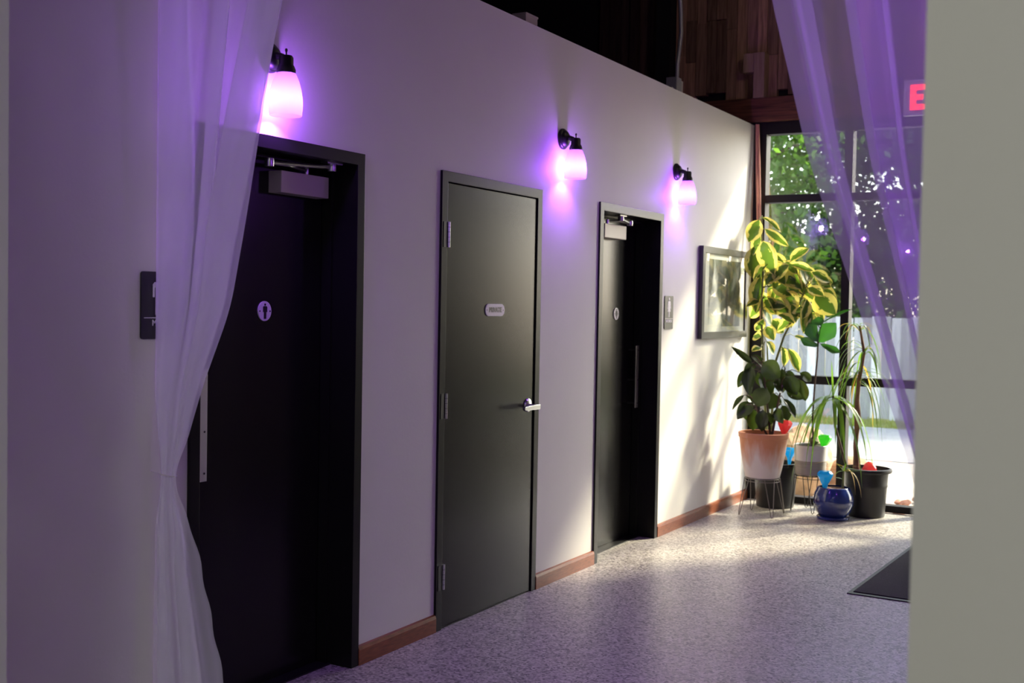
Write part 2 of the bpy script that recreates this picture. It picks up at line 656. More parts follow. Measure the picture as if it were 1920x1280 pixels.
class MB:
    def __init__(self):
        self.v = []
        self.f = []
        self.uv = None

    def box(self, a, b):
        x0, y0, z0 = [min(p, q) for p, q in zip(a, b)]
        x1, y1, z1 = [max(p, q) for p, q in zip(a, b)]
        k = len(self.v)
        self.v += [(x0, y0, z0), (x1, y0, z0), (x1, y1, z0), (x0, y1, z0), (x0, y0, z1), (x1, y0, z1), (x1, y1, z1), (x0, y1, z1)]
        self.f += [(k, k + 3, k + 2, k + 1), (k + 4, k + 5, k + 6, k + 7), (k, k + 1, k + 5, k + 4), (k + 1, k + 2, k + 6, k + 5), (k + 2, k + 3, k + 7, k + 6), (k + 3, k, k + 4, k + 7)]
        return self

    def lathe(self, prof, c=(0, 0, 0), seg=32, axis='z', close=False):
        """prof: (radius, height) pairs"""
        k = len(self.v)
        for r, h in prof:
            for i in range(seg):
                a = 2 * math.pi * i / seg
                p = (r * math.cos(a), r * math.sin(a), h)
                if axis == 'y':
                    p = (p[0], -p[2], p[1])
                elif axis == 'x':
                    p = (p[2], p[0], p[1])
                self.v.append((c[0] + p[0], c[1] + p[1], c[2] + p[2]))
        n = len(prof)
        for j in range(n - 1):
            for i in range(seg):
                i2 = (i + 1) % seg
                self.f.append((k + j * seg + i, k + j * seg + i2, k + (j + 1) * seg + i2, k + (j + 1) * seg + i))
        if close:
            self.f.append(tuple(k + i for i in reversed(range(seg))))
            self.f.append(tuple(k + (n - 1) * seg + i for i in range(seg)))
        return self

    def tube(self, pts, r, seg=8, cap=True):
        pts = [Vector(p) for p in pts]
        n = len(pts)
        rs = r if isinstance(r, (list, tuple)) else [r] * n
        k = len(self.v)
        ref = None
        for i, p in enumerate(pts):
            d = (pts[min(i + 1, n - 1)] - pts[max(i - 1, 0)])
            if d.length < 1e-9:
                d = Vector((0, 0, 1))
            d.normalize()
            if ref is None:
                ref = Vector((0, 0, 1)) if abs(d.z) < 0.9 else Vector((1, 0, 0))
            s = d.cross(ref)
            if s.length < 1e-6:
                s = d.orthogonal()
            s.normalize()
            t = s.cross(d).normalized()
            ref = t
            for j in range(seg):
                a = 2 * math.pi * j / seg
                q = p + (s * math.cos(a) + t * math.sin(a)) * rs[i]
                self.v.append(tuple(q))
        for i in range(n - 1):
            for j in range(seg):
                j2 = (j + 1) % seg
                self.f.append((k + i * seg + j, k + i * seg + j2, k + (i + 1) * seg + j2, k + (i + 1) * seg + j))
        if cap:
            self.f.append(tuple(k + j for j in reversed(range(seg))))
            self.f.append(tuple(k + (n - 1) * seg + j for j in range(seg)))
        return self

    def prism(self, poly, thick, origin, ux, uy):
        """flat polygon (2d list) extruded by thick along ux x uy"""
        o = Vector(origin)
        ux = Vector(ux)
        uy = Vector(uy)
        nn = ux.cross(uy).normalized() * thick
        k = len(self.v)
        n = len(poly)
        for p in poly:
            self.v.append(tuple(o + ux * p[0] + uy * p[1]))
        for p in poly:
            self.v.append(tuple(o + ux * p[0] + uy * p[1] + nn))
        self.f.append(tuple(k + i for i in reversed(range(n))))
        self.f.append(tuple(k + n + i for i in range(n)))
        for i in range(n):
            j = (i + 1) % n
            self.f.append((k + i, k + j, k + n + j, k + n + i))
        return self

    def build(self, name, mat, parent=None, loc=None, smooth=False, bevel=0.0, kind=None):
        me = bpy.data.meshes.new(name)
        me.from_pydata(self.v, [], self.f)
        bm = bmesh.new()
        bm.from_mesh(me)
        bmesh.ops.recalc_face_normals(bm, faces=bm.faces)
        if bevel > 0:
            bmesh.ops.bevel(bm, geom=list(bm.edges), offset=bevel, segments=2, profile=0.7, affect='EDGES')
        bm.to_mesh(me)
        bm.free()
        me.update()
        o = link_mesh(name, me, mat, parent, loc, smooth)
        if smooth:
            try:
                me.set_sharp_from_angle(angle=R(40))
            except Exception:
                pass
        if kind:
            o['kind'] = kind
        return o


def bx(name, a, b, mat, parent=None, bevel=0.0, kind=None, loc=None):
    return MB().box(a, b).build(name, mat, parent, loc=loc, bevel=bevel, kind=kind)


def copy_tree(o, parent=None):
    c = o.copy()
    COL.objects.link(c)
    c.parent = parent
    for ch in list(o.children):
        copy_tree(ch, c)
    return c


def text_mesh(name, body, size, origin, ux, uy, mat, parent, ext=0.001, bold=0.0):
    cu = bpy.data.curves.new(name, 'FONT')
    cu.body = body
    cu.size = size
    cu.align_x = 'CENTER'
    cu.align_y = 'CENTER'
    cu.extrude = ext
    cu.offset = bold
    cu.resolution_u = 3
    o = bpy.data.objects.new(name, cu)
    COL.objects.link(o)
    dg = bpy.context.evaluated_depsgraph_get()
    me = bpy.data.meshes.new_from_object(o.evaluated_get(dg))
    bpy.data.objects.remove(o)
    bpy.data.curves.remove(cu)
    X = Vector(ux)
    Y = Vector(uy)
    Z = X.cross(Y)
    M = Matrix((X, Y, Z)).transposed().to_4x4()
    M.translation = Vector(origin)
    me.transform(M)
    me.materials.clear()
    return link_mesh(name, me, mat, parent)


def ring(r0x, r0y, n=28, a0=0.0):
    return [(r0x * math.cos(a0 + 2 * math.pi * i / n), r0y * math.sin(a0 + 2 * math.pi * i / n)) for i in range(n)]


def stadium(w, h, n=10):
    r = h / 2
    p = []
    for i in range(n + 1):
        a = -math.pi / 2 + math.pi * i / n
        p.append((w / 2 - r + r * math.cos(a), r * math.sin(a)))
    for i in range(n + 1):
        a = math.pi / 2 + math.pi * i / n
        p.append((-w / 2 + r + r * math.cos(a), r * math.sin(a)))
    return p


WX = (1, 0, 0)
WZ = (0, 0, 1)

# ------------------------------------------------------------------ the setting: shell of the building
T = 2.185            # top of the door frames
HW = 3.05            # top of the corridor wall
WXC = 9.263          # inner face of the window wall
DOORS = [(3.003, 4.003), (4.604, 5.602), (6.341, 7.339)]
FACE = 0.05

poly = [(-3.6, 0)]
for a, b in DOORS:
    poly += [(a, 0), (a, T), (b, T), (b, 0)]
poly += [(WXC, 0), (WXC, HW), (-3.6, HW)]
wall = MB().prism(poly, 0.2, (0, 0.2, 0), WX, WZ).build('wall_back', 'wall_paint')
tag(wall, 'long off-white corridor wall with three black doors', 'wall', kind='structure')

fl = bx('floor', (-3.6, -6.0, -0.12), (WXC, 0.45, 0.0), 'terrazzo')
tag(fl, 'pale speckled glossy corridor floor', 'floor', kind='structure')
o = bx('ceiling', (-3.7, -6.1, 4.6), (9.6, 3.5, 4.75), 'roof_dark')
tag(o, 'dark timber roof underside above the corridor', 'ceiling', kind='structure')
o = bx('wall_rear', (-3.72, -6.1, 0), (-3.6, 3.5, 4.6), 'grey_wall_paint')
tag(o, 'pale wall at the rear of the room', 'wall', kind='structure')
o = bx('wall_side', (-3.6, -6.12, 0), (9.4, -6.0, 4.6), 'grey_wall_paint')
tag(o, 'pale outer wall of the room', 'wall', kind='structure')
o = bx('wall_service', (-3.6, 3.4, 0), (9.4, 3.5, 4.6), 'dark_sheathing')
tag(o, 'dark wall behind the washrooms', 'wall', kind='structure')
o = bx('wall_left', (1.55, -0.797, 0), (1.67, 0.0, 4.6), 'grey_wall_paint')
tag(o, 'pale wall end at the edge of the opening, beside the corridor wall', 'wall', kind='structure')
o = bx('wall_right', (1.55, -6.0, 0), (1.67, -2.723, 4.6), 'grey_wall_paint')
tag(o, 'plain pale grey wall beside the sheer curtain opening', 'wall', kind='structure')
o = bx('wall_opposite', (1.67, -2.89, 0), (WXC, -2.77, HW), 'bounce_cut_brown')
tag(o, 'unseen wall facing the three doors, coloured dark to cut bounce', 'wall', kind='structure')

# baseboards
k = 0
for a, b in ((1.67, DOORS[0][0]), (DOORS[0][1], DOORS[1][0]), (DOORS[1][1], DOORS[2][0]), (DOORS[2][1], WXC - 0.01)):
    k += 1
    mb = MB().prism([(0.0, 0.0), (0.016, 0.0), (0.016, 0.066), (0.011, 0.080), (0.0, 0.084)], b - a, (a, -0.0, 0), (0, -1, 0), WZ)
    o = mb.build('baseboard_%d' % k, 'base_wood')
    # prism normal of (-y) x z is -x, so slide the strip to its span
    xs = [v.co.x for v in o.data.vertices]
    o.location.x += a - min(xs)
    lab = ['reddish wood baseboard before the first door', 'reddish wood baseboard between the first and second door', 'reddish wood baseboard between the private door and third door', 'reddish wood baseboard from the third door to the window'][k - 1]
    tag(o, lab, 'baseboard', kind='structure')


# ------------------------------------------------------------------ doors
def u_frame(a, b, y0, y1, face, top, name, parent, mat, bevel=0.002):
    p = [(a, 0), (a + face, 0), (a + face, top - face), (b - face, top - face), (b - face, 0), (b, 0), (b, top), (a, top)]
    return MB().prism(p, y1 - y0, (0, y1, 0), WX, WZ).build(name, mat, parent, bevel=bevel)


def figure(origin, h, woman, mat, parent, t=0.0015, name='pictogram'):
    """man or woman pictogram as one flat raised plate, feet at origin, facing the corridor"""
    def P2(pts):
        return [(x * h, z * h) for x, z in pts]
    grp = MB()
    grp.prism([(x, z + 0.925 * h) for x, z in ring(0.075 * h, 0.075 * h, 16)], t, origin, WX, WZ)
    if woman:
        body = [(-0.055, 0), (-0.01, 0), (-0.01, 0.27), (0.01, 0.27), (0.01, 0), (0.055, 0), (0.06, 0.27), (0.185, 0.27), (0.10, 0.62), (0.12, 0.66), (0.19, 0.42), (0.235, 0.44), (0.16, 0.76), (0.11, 0.82), (-0.11, 0.82), (-0.16, 0.76), (-0.235, 0.44), (-0.19, 0.42), (-0.12, 0.66), (-0.10, 0.62), (-0.185, 0.27), (-0.06, 0.27)]
    else:
        body = [(-0.105, 0), (-0.015, 0), (-0.015, 0.42), (0.015, 0.42), (0.015, 0), (0.105, 0), (0.105, 0.68), (0.135, 0.68), (0.135, 0.44), (0.195, 0.44), (0.195, 0.76), (0.14, 0.82), (-0.14, 0.82), (-0.195, 0.76), (-0.195, 0.44), (-0.135, 0.44), (-0.135, 0.68), (-0.105, 0.68)]
    grp.prism(P2(body), t, origin, WX, WZ)
    return grp.build(name, mat, parent)


def oval_sign(cx, cz, ysurf, woman, parent):
    s = MB().prism(ring(0.039, 0.040, 32), 0.006, (cx, ysurf, cz), WX, WZ).build('oval_sign', 'sign_white', parent, bevel=0.0012)
    s['label'] = 'white oval plate with a black person pictogram'
    figure((cx, ysurf - 0.006, cz - 0.031), 0.062, woman, 'sign_black', s)
    for dx, dz in ((-0.030, 0), (0.030, 0)):
        MB().lathe([(0.0001, 0.0), (0.0035, 0.0), (0.003, 0.0012), (0.0001, 0.0016)], (cx + dx, ysurf - 0.006, cz + dz), 10, 'y').build('screw', 'sign_black', s)
    return s


def recessed_door(n, a, b, hinge, label):
    root = empty('door_%d' % n, ((a + b) / 2, 0.0, 0), label, 'door', kind='structure')
    u_frame(a, b, -0.012, 0.21, FACE, T, 'frame', root, 'black_frame')
    ia, ib, it = a + FACE, b - FACE, T - FACE
    # door stop running round the rebate
    p = [(ia, 0), (ia + 0.014, 0), (ia + 0.014, it - 0.014), (ib - 0.014, it - 0.014), (ib - 0.014, 0), (ib, 0), (ib, it), (ia, it)]
    MB().prism(p, 0.05, (0, 0.165, 0), WX, WZ).build('door_stop', 'black_frame', root, bevel=0.002)
    leaf = bx('door_leaf', (ia + 0.002, 0.168, 0.008), (ib - 0.002, 0.213, it - 0.002), 'black_door', root, bevel=0.0015)
    bx('threshold', (ia, 0.10, 0.0), (ib, 0.23, 0.006), 'black_iron', root)
    yl = 0.168
    # closer
    if hinge == 'right':
        x0, x1 = 3.60, 3.90
        elbow, brk, pin = (3.482, 0.06, 2.096), (3.855, 0.05, 2.116), (3.777, 0.12, 2.096)
    else:
        x0, x1 = 6.645, 6.975
        elbow, brk, pin = (6.914, 0.05, 2.096), (6.762, 0.045, 2.116), (6.72, 0.12, 2.096)
    cl = bx('closer_body', (x0, 0.100, 1.992), (x1, yl, 2.080), 'closer_paint', leaf, bevel=0.004)
    cl['label'] = 'silver grey door closer box'
    MB().tube([pin, ((pin[0] + elbow[0]) / 2, (pin[1] + elbow[1]) / 2, 2.104), elbow], 0.008, 8).build('closer_arm', 'steel', leaf, smooth=True)
    MB().tube([elbow, brk], 0.008, 8).build('closer_forearm', 'steel', root, smooth=True)
    for q in (elbow, brk):
        MB().lathe([(0.0001, -0.016), (0.018, -0.016), (0.020, 0.0), (0.018, 0.015), (0.0001, 0.015)], q, 16).build('closer_knuckle', 'steel', root, smooth=True)
    MB().box((brk[0] - 0.05, brk[1] - 0.018, it - 0.006), (brk[0] + 0.05, brk[1] + 0.018, it)).build('closer_bracket', 'steel', root)
    MB().lathe([(0.0001, -0.02), (0.011, -0.02), (0.011, 0.012), (0.0001, 0.012)], pin, 12).build('closer_spindle', 'steel', leaf, smooth=True)
    # flat pull bar on stand-offs
    xc = ia + 0.125 if hinge == 'right' else ib - 0.095
    pb = bx('pull_plate', (xc - 0.022, 0.098, 0.885), (xc + 0.022, 0.104, 1.30), 'satin_steel', leaf, bevel=0.001)
    pb['label'] = 'long flat steel pull plate'
    for z in (0.915, 1.07, 1.27):
        MB().lathe([(0.006, 0.0), (0.006, 0.064)], (xc + 0.008, yl, z), 10, 'y').build('stand_off', 'black_iron', pb)
        MB().lathe([(0.0001, 0.002), (0.004, 0.002), (0.004, 0.0), (0.0001, 0.0)], (xc + 0.008, 0.098, z), 10, 'y').build('screw', 'black_iron', pb)
    return root, leaf


root1, leaf1 = recessed_door(1, *DOORS[0], 'right', 'black recessed washroom door with a closer, behind the gathered curtain')
oval_sign(3.582, 1.517, 0.168, False, leaf1)
root3, leaf3 = recessed_door(3, *DOORS[2], 'left', 'black recessed washroom door with steel pull plate, nearest the plants')
oval_sign(6.982, 1.511, 0.168, True, leaf3)

a, b = DOORS[1]
root2 = empty('door_2', ((a + b) / 2, 0, 0), 'black flush door marked private with chrome lever, middle of the three', 'door', kind='structure')
u_frame(a, b, -0.012, 0.21, FACE, T, 'frame', root2, 'black_frame')
leaf2 = bx('door_leaf', (a + FACE + 0.006, -0.004, 0.010), (b - FACE - 0.004, 0.041, T - FACE - 0.005), 'black_door', root2, bevel=0.0015)
bx('threshold', (a + FACE, 0.0, 0.0), (b - FACE, 0.20, 0.005), 'black_iron', root2)
bx('gap_shade_sheet', (a + FACE, 0.06, 0.005), (b - FACE, 0.08, T - FACE), 'gap_shade_black', root2)  # black sheet stands in for the shade inside the door gap
for z in (1.886, 1.073, 0.254):
    h = bx('hinge', (a + FACE - 0.036, -0.0145, z - 0.060), (a + FACE - 0.002, -0.0115, z + 0.060), 'black_iron', root2)
    hb = MB()
    hb.lathe([(0.0001, -0.060), (0.0075, -0.060), (0.0075, 0.060), (0.0001, 0.060)], (a + FACE + 0.008, -0.014, z), 12)
    hb = hb.build('hinge_barrel', 'steel', h, smooth=True)
    for dz in (-0.036, -0.012, 0.012, 0.036):
        MB().lathe([(0.0079, -0.0008), (0.0079, 0.0008)], (a + FACE + 0.008, -0.014, z + dz), 12).build('knuckle_joint', 'black_iron', h)
lx, lz = 5.487, 1.022
ros = MB().lathe([(0.0001, 0.014), (0.020, 0.014), (0.034, 0.009), (0.037, 0.003), (0.037, 0.0)], (lx, -0.004, lz), 28, 'y').build('rosette', 'steel', leaf2, smooth=True)
MB().lathe([(0.0115, 0.0), (0.0115, 0.062)], (lx, -0.014, lz - 0.004), 16, 'y').build('lever_neck', 'steel', leaf2, smooth=True)
lv = MB()
lv.prism([(0.016, -0.013), (0.016, 0.013), (-0.03, 0.014), (-0.152, 0.009), (-0.160, 0.0), (-0.152, -0.010), (-0.03, -0.013)], 0.014, (lx, -0.062, lz - 0.006), WX, WZ)
lv.build('lever_handle', 'steel', leaf2, bevel=0.003)['label'] = 'chrome lever handle'
pl = MB().prism(stadium(0.19, 0.062), 0.005, (5.119, -0.004, 1.531), WX, WZ).build('private_plate', 'sign_white', leaf2, bevel=0.0015)
pl['label'] = 'white rounded plate reading PRIVATE'
text_mesh('lettering', 'PRIVATE', 0.034, (5.119, -0.0095, 1.531), WX, WZ, 'sign_black', pl, 0.0006, 0.0012)
for dx in (-0.082, 0.082):
    MB().lathe([(0.0001, 0.0012), (0.0035, 0.0)], (5.119 + dx, -0.009, 1.531), 10, 'y').build('screw', 'sign_black', pl)

# ------------------------------------------------------------------ window wall
win = empty('window_1', (WXC, 0, 0), 'tall dark-framed window wall with glass panes behind the plants', 'window', kind='structure')
FX0, FX1 = WXC + 0.0, WXC + 0.11
vert = [(-0.022, -0.102), (-0.729, -0.795), (-1.44, -1.505), (-2.15, -2.215), (-2.70, -2.77)]
rails = [(0.0, 0.055), (0.967, 1.033), (2.42, 2.482), (2.972, 3.072)]
for y1, y0 in vert:
    bx('mullion', (FX0, y0, 0.0), (FX1, y1, 3.072), 'bronze_frame', win, bevel=0.003)
bx('reflection_blocker', (FX0 + 0.01, -2.70, 0.0), (FX1 - 0.01, -2.215, 3.072), 'bronze_frame', win)  # unseen dark panel, added to darken what the doors reflect
for i in range(len(vert) - 2):
    ya, yb = vert[i][1], vert[i + 1][0]
    for z0, z1 in rails:
        bx('rail', (FX0 + 0.004, yb, z0), (FX1 - 0.004, ya, z1), 'bronze_frame', win, bevel=0.003)
    for j in range(3):
        bx('pane', (FX0 + 0.052, yb - 0.008, rails[j][1] - 0.008), (FX0 + 0.055, ya + 0.008, rails[j + 1][0] + 0.008), 'window_glass', win)
bx('corner_filler', (FX0, -0.022, 0.0), (FX1, 0.0, 3.072), 'bronze_frame', win)

far = bx('wall_far', (WXC + 0.11, -6.1, 3.072), (WXC + 0.25, 3.5, 4.6), 'dark_sheathing')
tag(far, 'rough timber boarding above the window', 'wall', kind='structure')
o = bx('wall_service_end', (WXC, 0.0, 0), (WXC + 0.25, 3.5, 3.072), 'dark_sheathing')
tag(o, 'dark end wall behind the washrooms', 'wall', kind='structure')
o = bx('wall_corner', (WXC, -6.1, 0), (WXC + 0.25, -2.77, 3.072), 'grey_wall_paint')
tag(o, 'pale wall beside the window', 'wall', kind='structure')
o = bx('trim_1', (WXC - 0.05, -2.9, 3.072), (WXC + 0.11, 3.4, 3.265), 'beam_wood', bevel=0.004)
tag(o, 'dark red timber beam over the window head', 'beam', kind='structure')

rnd = random.Random(5)
y = 0.72
k = 0
while y > -2.9:
    w = rnd.uniform(0.078, 0.102)
    zz = 3.268 + max(0, rnd.uniform(-0.05, 0.10))
    top = 4.6
    while zz < top - 0.05:
        ln = rnd.choice((0.35, 0.6, 0.9, 1.4))
        z1 = min(top, zz + ln)
        xf = WXC + 0.11 - rnd.uniform(0.035, 0.075)
        bx('plank', (xf, y - w + 0.004, zz), (WXC + 0.11, y, z1 - 0.003), 'plank_brown', far)
        zz = z1
    y -= w
for (y1, y0, z0, z1, xf) in ((0.092, 0.002, 3.475, 3.625, -0.05), (0.0, -0.088, 3.262, 3.625, -0.065)):
    p_ = bx('plank', (WXC + xf, y0, z0), (WXC + 0.06, y1, z1), 'plank_pale', far)
    p_['label'] = 'paler plank standing proud of the boarding'
y = 1.45
while y > 0.86:
    w = rnd.uniform(0.085, 0.11)
    bx('plank', (WXC + 0.05 + rnd.uniform(0, 0.03), y - w + 0.004, 3.10), (WXC + 0.11, y, 4.6), 'plank_dark', far)
    y -= w
bx('post', (WXC - 0.06, 0.73, 3.05), (WXC + 0.11, 0.86, 4.6), 'dark_sheathing', far)

# ------------------------------------------------------------------ wall sconces
SC_SHADE_Z = 0.0     # local origin: centre of the backplate on the wall


def make_sconce():
    root = empty('wall_sconce', (0, 0, 0))
    MB().lathe([(0.058, 0.0), (0.058, 0.008), (0.052, 0.016), (0.047, 0.018), (0.042, 0.028), (0.028, 0.038), (0.0001, 0.041)], (0, 0, 0), 36, 'y').build('backplate', 'black_iron', root, smooth=True)
    MB().tube([(0, -0.02, 0.0), (0, -0.045, 0.004), (0, -0.066, -0.004), (0, -0.080, -0.020)], 0.014, 12).build('arm', 'black_iron', root, smooth=True)
    so = MB().lathe([(0.0001, 0.004), (0.022, 0.004), (0.027, -0.003), (0.027, -0.030), (0.030, -0.034), (0.036, -0.048), (0.036, -0.062), (0.0001, -0.062)], (0, -0.085, -0.004), 28).build('socket', 'black_iron', root, smooth=True)
    MB().lathe([(0.0001, 0.032), (0.004, 0.030), (0.0055, 0.024), (0.003, 0.016), (0.003, 0.0)], (0, -0.085, -0.004), 10).build('finial', 'black_iron', so, smooth=True)
    # bell shade, open below, with wall thickness
    out = [(0.033, -0.062), (0.038, -0.069), (0.050, -0.098), (0.0585, -0.130), (0.0630, -0.162), (0.0640, -0.188), (0.0615, -0.214), (0.060, -0.224)]
    MB().lathe(out, (0, -0.085, 0), 40).build('shade', 'frosted_shade', root, smooth=True)
    ld = bpy.data.lights.new('bulb', 'POINT')
    ld.energy = BULB_W
    ld.color = PURPLE
    ld.shadow_soft_size = 0.022
    lo = bpy.data.objects.new('bulb', ld)
    COL.objects.link(lo)
    lo.parent = root
    lo.location = (0, -0.085, -0.165)
    return root


sc0 = make_sconce()
SPOTS = [
    ((3.405, 0.0, 2.478), 0, 'lit purple wall sconce over the first door, partly behind the gathered curtain'),
    ((5.845, 0.0, 2.492), 0, 'lit purple wall sconce between the private door and the third door'),
    ((7.565, 0.0, 2.492), 0, 'lit purple wall sconce above the framed picture side of the third door'),
    ((3.45, -2.77, 2.478), 180, 'purple wall sconce on the facing wall, behind the hanging sheer curtain'),
]
SPOTS.append(((5.95, -2.77, 2.478), 180, 'purple wall sconce on the facing wall, opposite the private door'))
facing_bulb = None
for i, (loc, rz, lab) in enumerate(SPOTS):
    o = sc0 if i == 0 else copy_tree(sc0)
    o.location = loc
    o.rotation_euler = (0, 0, R(rz))
    tag(o, lab, 'wall lamp', 'purple wall sconces')
    if rz:
        for ch in o.children:
            if ch.type == 'LIGHT':
                if facing_bulb is None:
                    facing_bulb = ch.data.copy()
                    facing_bulb.energy = FACING_BULB_W
                ch.data = facing_bulb


# ------------------------------------------------------------------ washroom signs
def washroom_sign(cx, cz, woman, label):
    r = empty('washroom_sign', (cx, 0, cz), label, 'sign', 'washroom signs beside doors')
    w, h = 0.152, 0.228
    rr = 0.010
    pts = []
    for sx, sz, a0 in ((1, -1, -90), (1, 1, 0), (-1, 1, 90), (-1, -1, 180)):
        for q in range(5):
            an = R(a0 + 90 * q / 4)
            pts.append((sx * (w / 2 - rr) + rr * math.cos(an), sz * (h / 2 - rr) + rr * math.sin(an)))
    MB().prism(pts, 0.006, (cx, 0, cz), WX, WZ).build('plate', 'sign_black', r)
    figure((cx, -0.006, cz - 0.032), 0.135, woman, 'sign_white', r)
    bx('rule', (cx - 0.064, -0.0072, cz - 0.0435), (cx + 0.064, -0.006, cz - 0.0405), 'sign_white', r)
    text_mesh('lettering', 'WOMEN' if woman else 'MEN', 0.028, (cx, -0.0066, cz - 0.060), WX, WZ, 'sign_white', r, 0.0006, 0.0006)
    for q in range(5 if woman else 3):
        pass
    return r


washroom_sign(2.857, 1.537, False, 'black washroom sign with white man pictogram, half behind the gathered curtain')
washroom_sign(7.478, 1.524, True, 'black washroom sign with white woman pictogram beside the framed picture')

# ------------------------------------------------------------------ framed picture
pr = empty('framed_picture', (8.56, 0, 1.33), 'black framed waterfall photograph with wide white mount near the plants', 'picture')
px0, px1, pz0, pz1 = 8.045, 9.075, 1.333, 2.012
fw_ = 0.05
outer = [(px0, pz0), (px1, pz0), (px1, pz1), (px0, pz1)]
for nm, pts in (('bottom', [(px0, pz0), (px1, pz0), (px1 - fw_, pz0 + fw_), (px0 + fw_, pz0 + fw_)]),
                ('right', [(px1, pz0), (px1, pz1), (px1 - fw_, pz1 - fw_), (px1 - fw_, pz0 + fw_)]),
                ('top', [(px1, pz1), (px0, pz1), (px0 + fw_, pz1 - fw_), (px1 - fw_, pz1 - fw_)]),
                ('left', [(px0, pz1), (px0, pz0), (px0 + fw_, pz0 + fw_), (px0 + fw_, pz1 - fw_)])):
    MB().prism(pts, 0.034, (0, -0.002, 0), WX, WZ).build('frame_side', 'frame_black', pr, bevel=0.002)
bx('mount', (px0 + 0.03, -0.024, pz0 + 0.03), (px1 - 0.03, -0.018, pz1 - 0.03), 'picture_mount', pr)
ix0, ix1, iz0, iz1 = px0 + 0.155, px1 - 0.155, pz0 + 0.088, pz1 - 0.088
me = bpy.data.meshes.new('print')
me.from_pydata([(ix0, -0.0245, iz0), (ix1, -0.0245, iz0), (ix1, -0.0245, iz1), (ix0, -0.0245, iz1)], [], [(0, 1, 2, 3)])
uvl = me.uv_layers.new(name='UVMap')
for li, q in zip(range(4), ((0, 0), (1, 0), (1, 1), (0, 1))):
    uvl.data[li].uv = q
link_mesh('print', me, 'photo_print', pr)
bx('glass', (px0 + 0.04, -0.028, pz0 + 0.04), (px1 - 0.04, -0.0265, pz1 - 0.04), 'picture_glass', pr)

# ------------------------------------------------------------------ things along the top of the wall
cd = empty('conduit_box', (7.73, 0.08, HW), 'grey electrical conduit rising from a metal box on the wall top', 'conduit')
bx('junction_box', (7.655, 0.045, HW), (7.745, 0.125, HW + 0.115), 'conduit_grey', cd, bevel=0.004)
bx('cover_plate', (7.745, 0.055, HW + 0.012), (7.80, 0.115, HW + 0.105), 'box_beige', cd, bevel=0.004)
MB().tube([(7.742, 0.08, HW + 0.10), (7.745, 0.08, 3.27), (7.775, 0.08, 3.38), (7.802, 0.08, 3.50), (7.79, 0.08, 3.62), (7.768, 0.08, 3.74), (7.76, 0.08, 4.6)], 0.015, 12).build('pipe', 'conduit_grey', cd, smooth=True)
MB().tube([(7.60, 0.07, HW + 0.01), (7.62, 0.07, HW + 0.035), (7.66, 0.075, HW + 0.03)], 0.010, 8).build('connector', 'conduit_grey', cd, smooth=True)
bb = empty('cable_box', (5.50, 0.05, HW), 'small beige box resting on the top of the corridor wall', 'box')
bx('body', (5.435, 0.02, HW), (5.565, 0.10, HW + 0.05), 'box_beige', bb, bevel=0.004)
bx('cover', (5.432, 0.017, HW + 0.048), (5.568, 0.103, HW + 0.058), 'box_beige', bb, bevel=0.002)

# ------------------------------------------------------------------ exit sign hung from the roof
ex = empty('exit_sign', (7.4, -1.72, 2.77), 'white exit sign with glowing red letters, hanging behind the sheer curtain', 'sign')
bx('housing', (7.40, -1.985, 2.755), (7.45, -1.535, 2.970), 'exit_housing', ex, bevel=0.006)
LET = {'E': [(0, 0), (0.095, 0), (0.095, 0.031), (0.034, 0.031), (0.034, 0.060), (0.080, 0.060), (0.080, 0.090), (0.034, 0.090), (0.034, 0.119), (0.095, 0.119), (0.095, 0.15), (0, 0.15)],
       'X': [(0, 0), (0.038, 0), (0.055, 0.045), (0.072, 0), (0.11, 0), (0.075, 0.075), (0.11, 0.15), (0.072, 0.15), (0.055, 0.105), (0.038, 0.15), (0, 0.15), (0.035, 0.075)],
       'I': [(0, 0), (0.034, 0), (0.034, 0.15), (0, 0.15)],
       'T': [(0.033, 0), (0.067, 0), (0.067, 0.119), (0.10, 0.119), (0.10, 0.15), (0, 0.15), (0, 0.119), (0.033, 0.119)]}
for ch, yy in (('E', -1.576), ('X', -1.682), ('I', -1.806), ('T', -1.850)):
    MB().prism([(p[0] * 0.94, p[1]) for p in LET[ch]], 0.006, (7.401, yy, 2.787), (0, -1, 0), WZ).build('letter', 'exit_red', ex)
MB().lathe([(0.008, 2.975), (0.008, 4.55)], (7.425, -1.76, 0), 10).build('stem', 'conduit_grey', ex, smooth=True)
MB().lathe([(0.05, 4.6), (0.05, 4.585), (0.03, 4.57), (0.0001, 4.57)], (7.425, -1.76, 0), 20).build('canopy', 'exit_housing', ex, smooth=True)

# ------------------------------------------------------------------ floor mat by the side entrance
mt_ = empty('entrance_mat', (7.3, -2.1, 0), 'dark charcoal entrance mat lying on the speckled floor', 'mat')
mp_ = [(6.475, -1.492), (6.44, -2.62), (8.62, -2.70), (8.66, -1.565)]
MB().prism(mp_, 0.006, (0, 0, 0.0), WX, (0, 1, 0)).build('rubber_border', 'black_plastic', mt_)
cxm = sum(p[0] for p in mp_) / 4
cym = sum(p[1] for p in mp_) / 4
MB().prism([(cxm + (p[0] - cxm) * 0.965, cym + (p[1] - cym) * 0.955) for p in mp_], 0.005, (0, 0, 0.006), WX, (0, 1, 0)).build('pile', 'mat_rubber', mt_)


# ------------------------------------------------------------------ sheer curtains
def cloth(name, rows, parent, mat='sheer_voile'):
    v = []
    f = []
    n = len(rows[0])
    for r_ in rows:
        v += r_
    for i in range(len(rows) - 1):
        for j in range(n - 1):
            f.append((i * n + j, i * n + j + 1, (i + 1) * n + j + 1, (i + 1) * n + j))
    me_ = bpy.data.meshes.new(name)
    me_.from_pydata(v, [], f)
    me_.update()
    return link_mesh(name, me_, mat, parent, smooth=True)


CX = 2.838


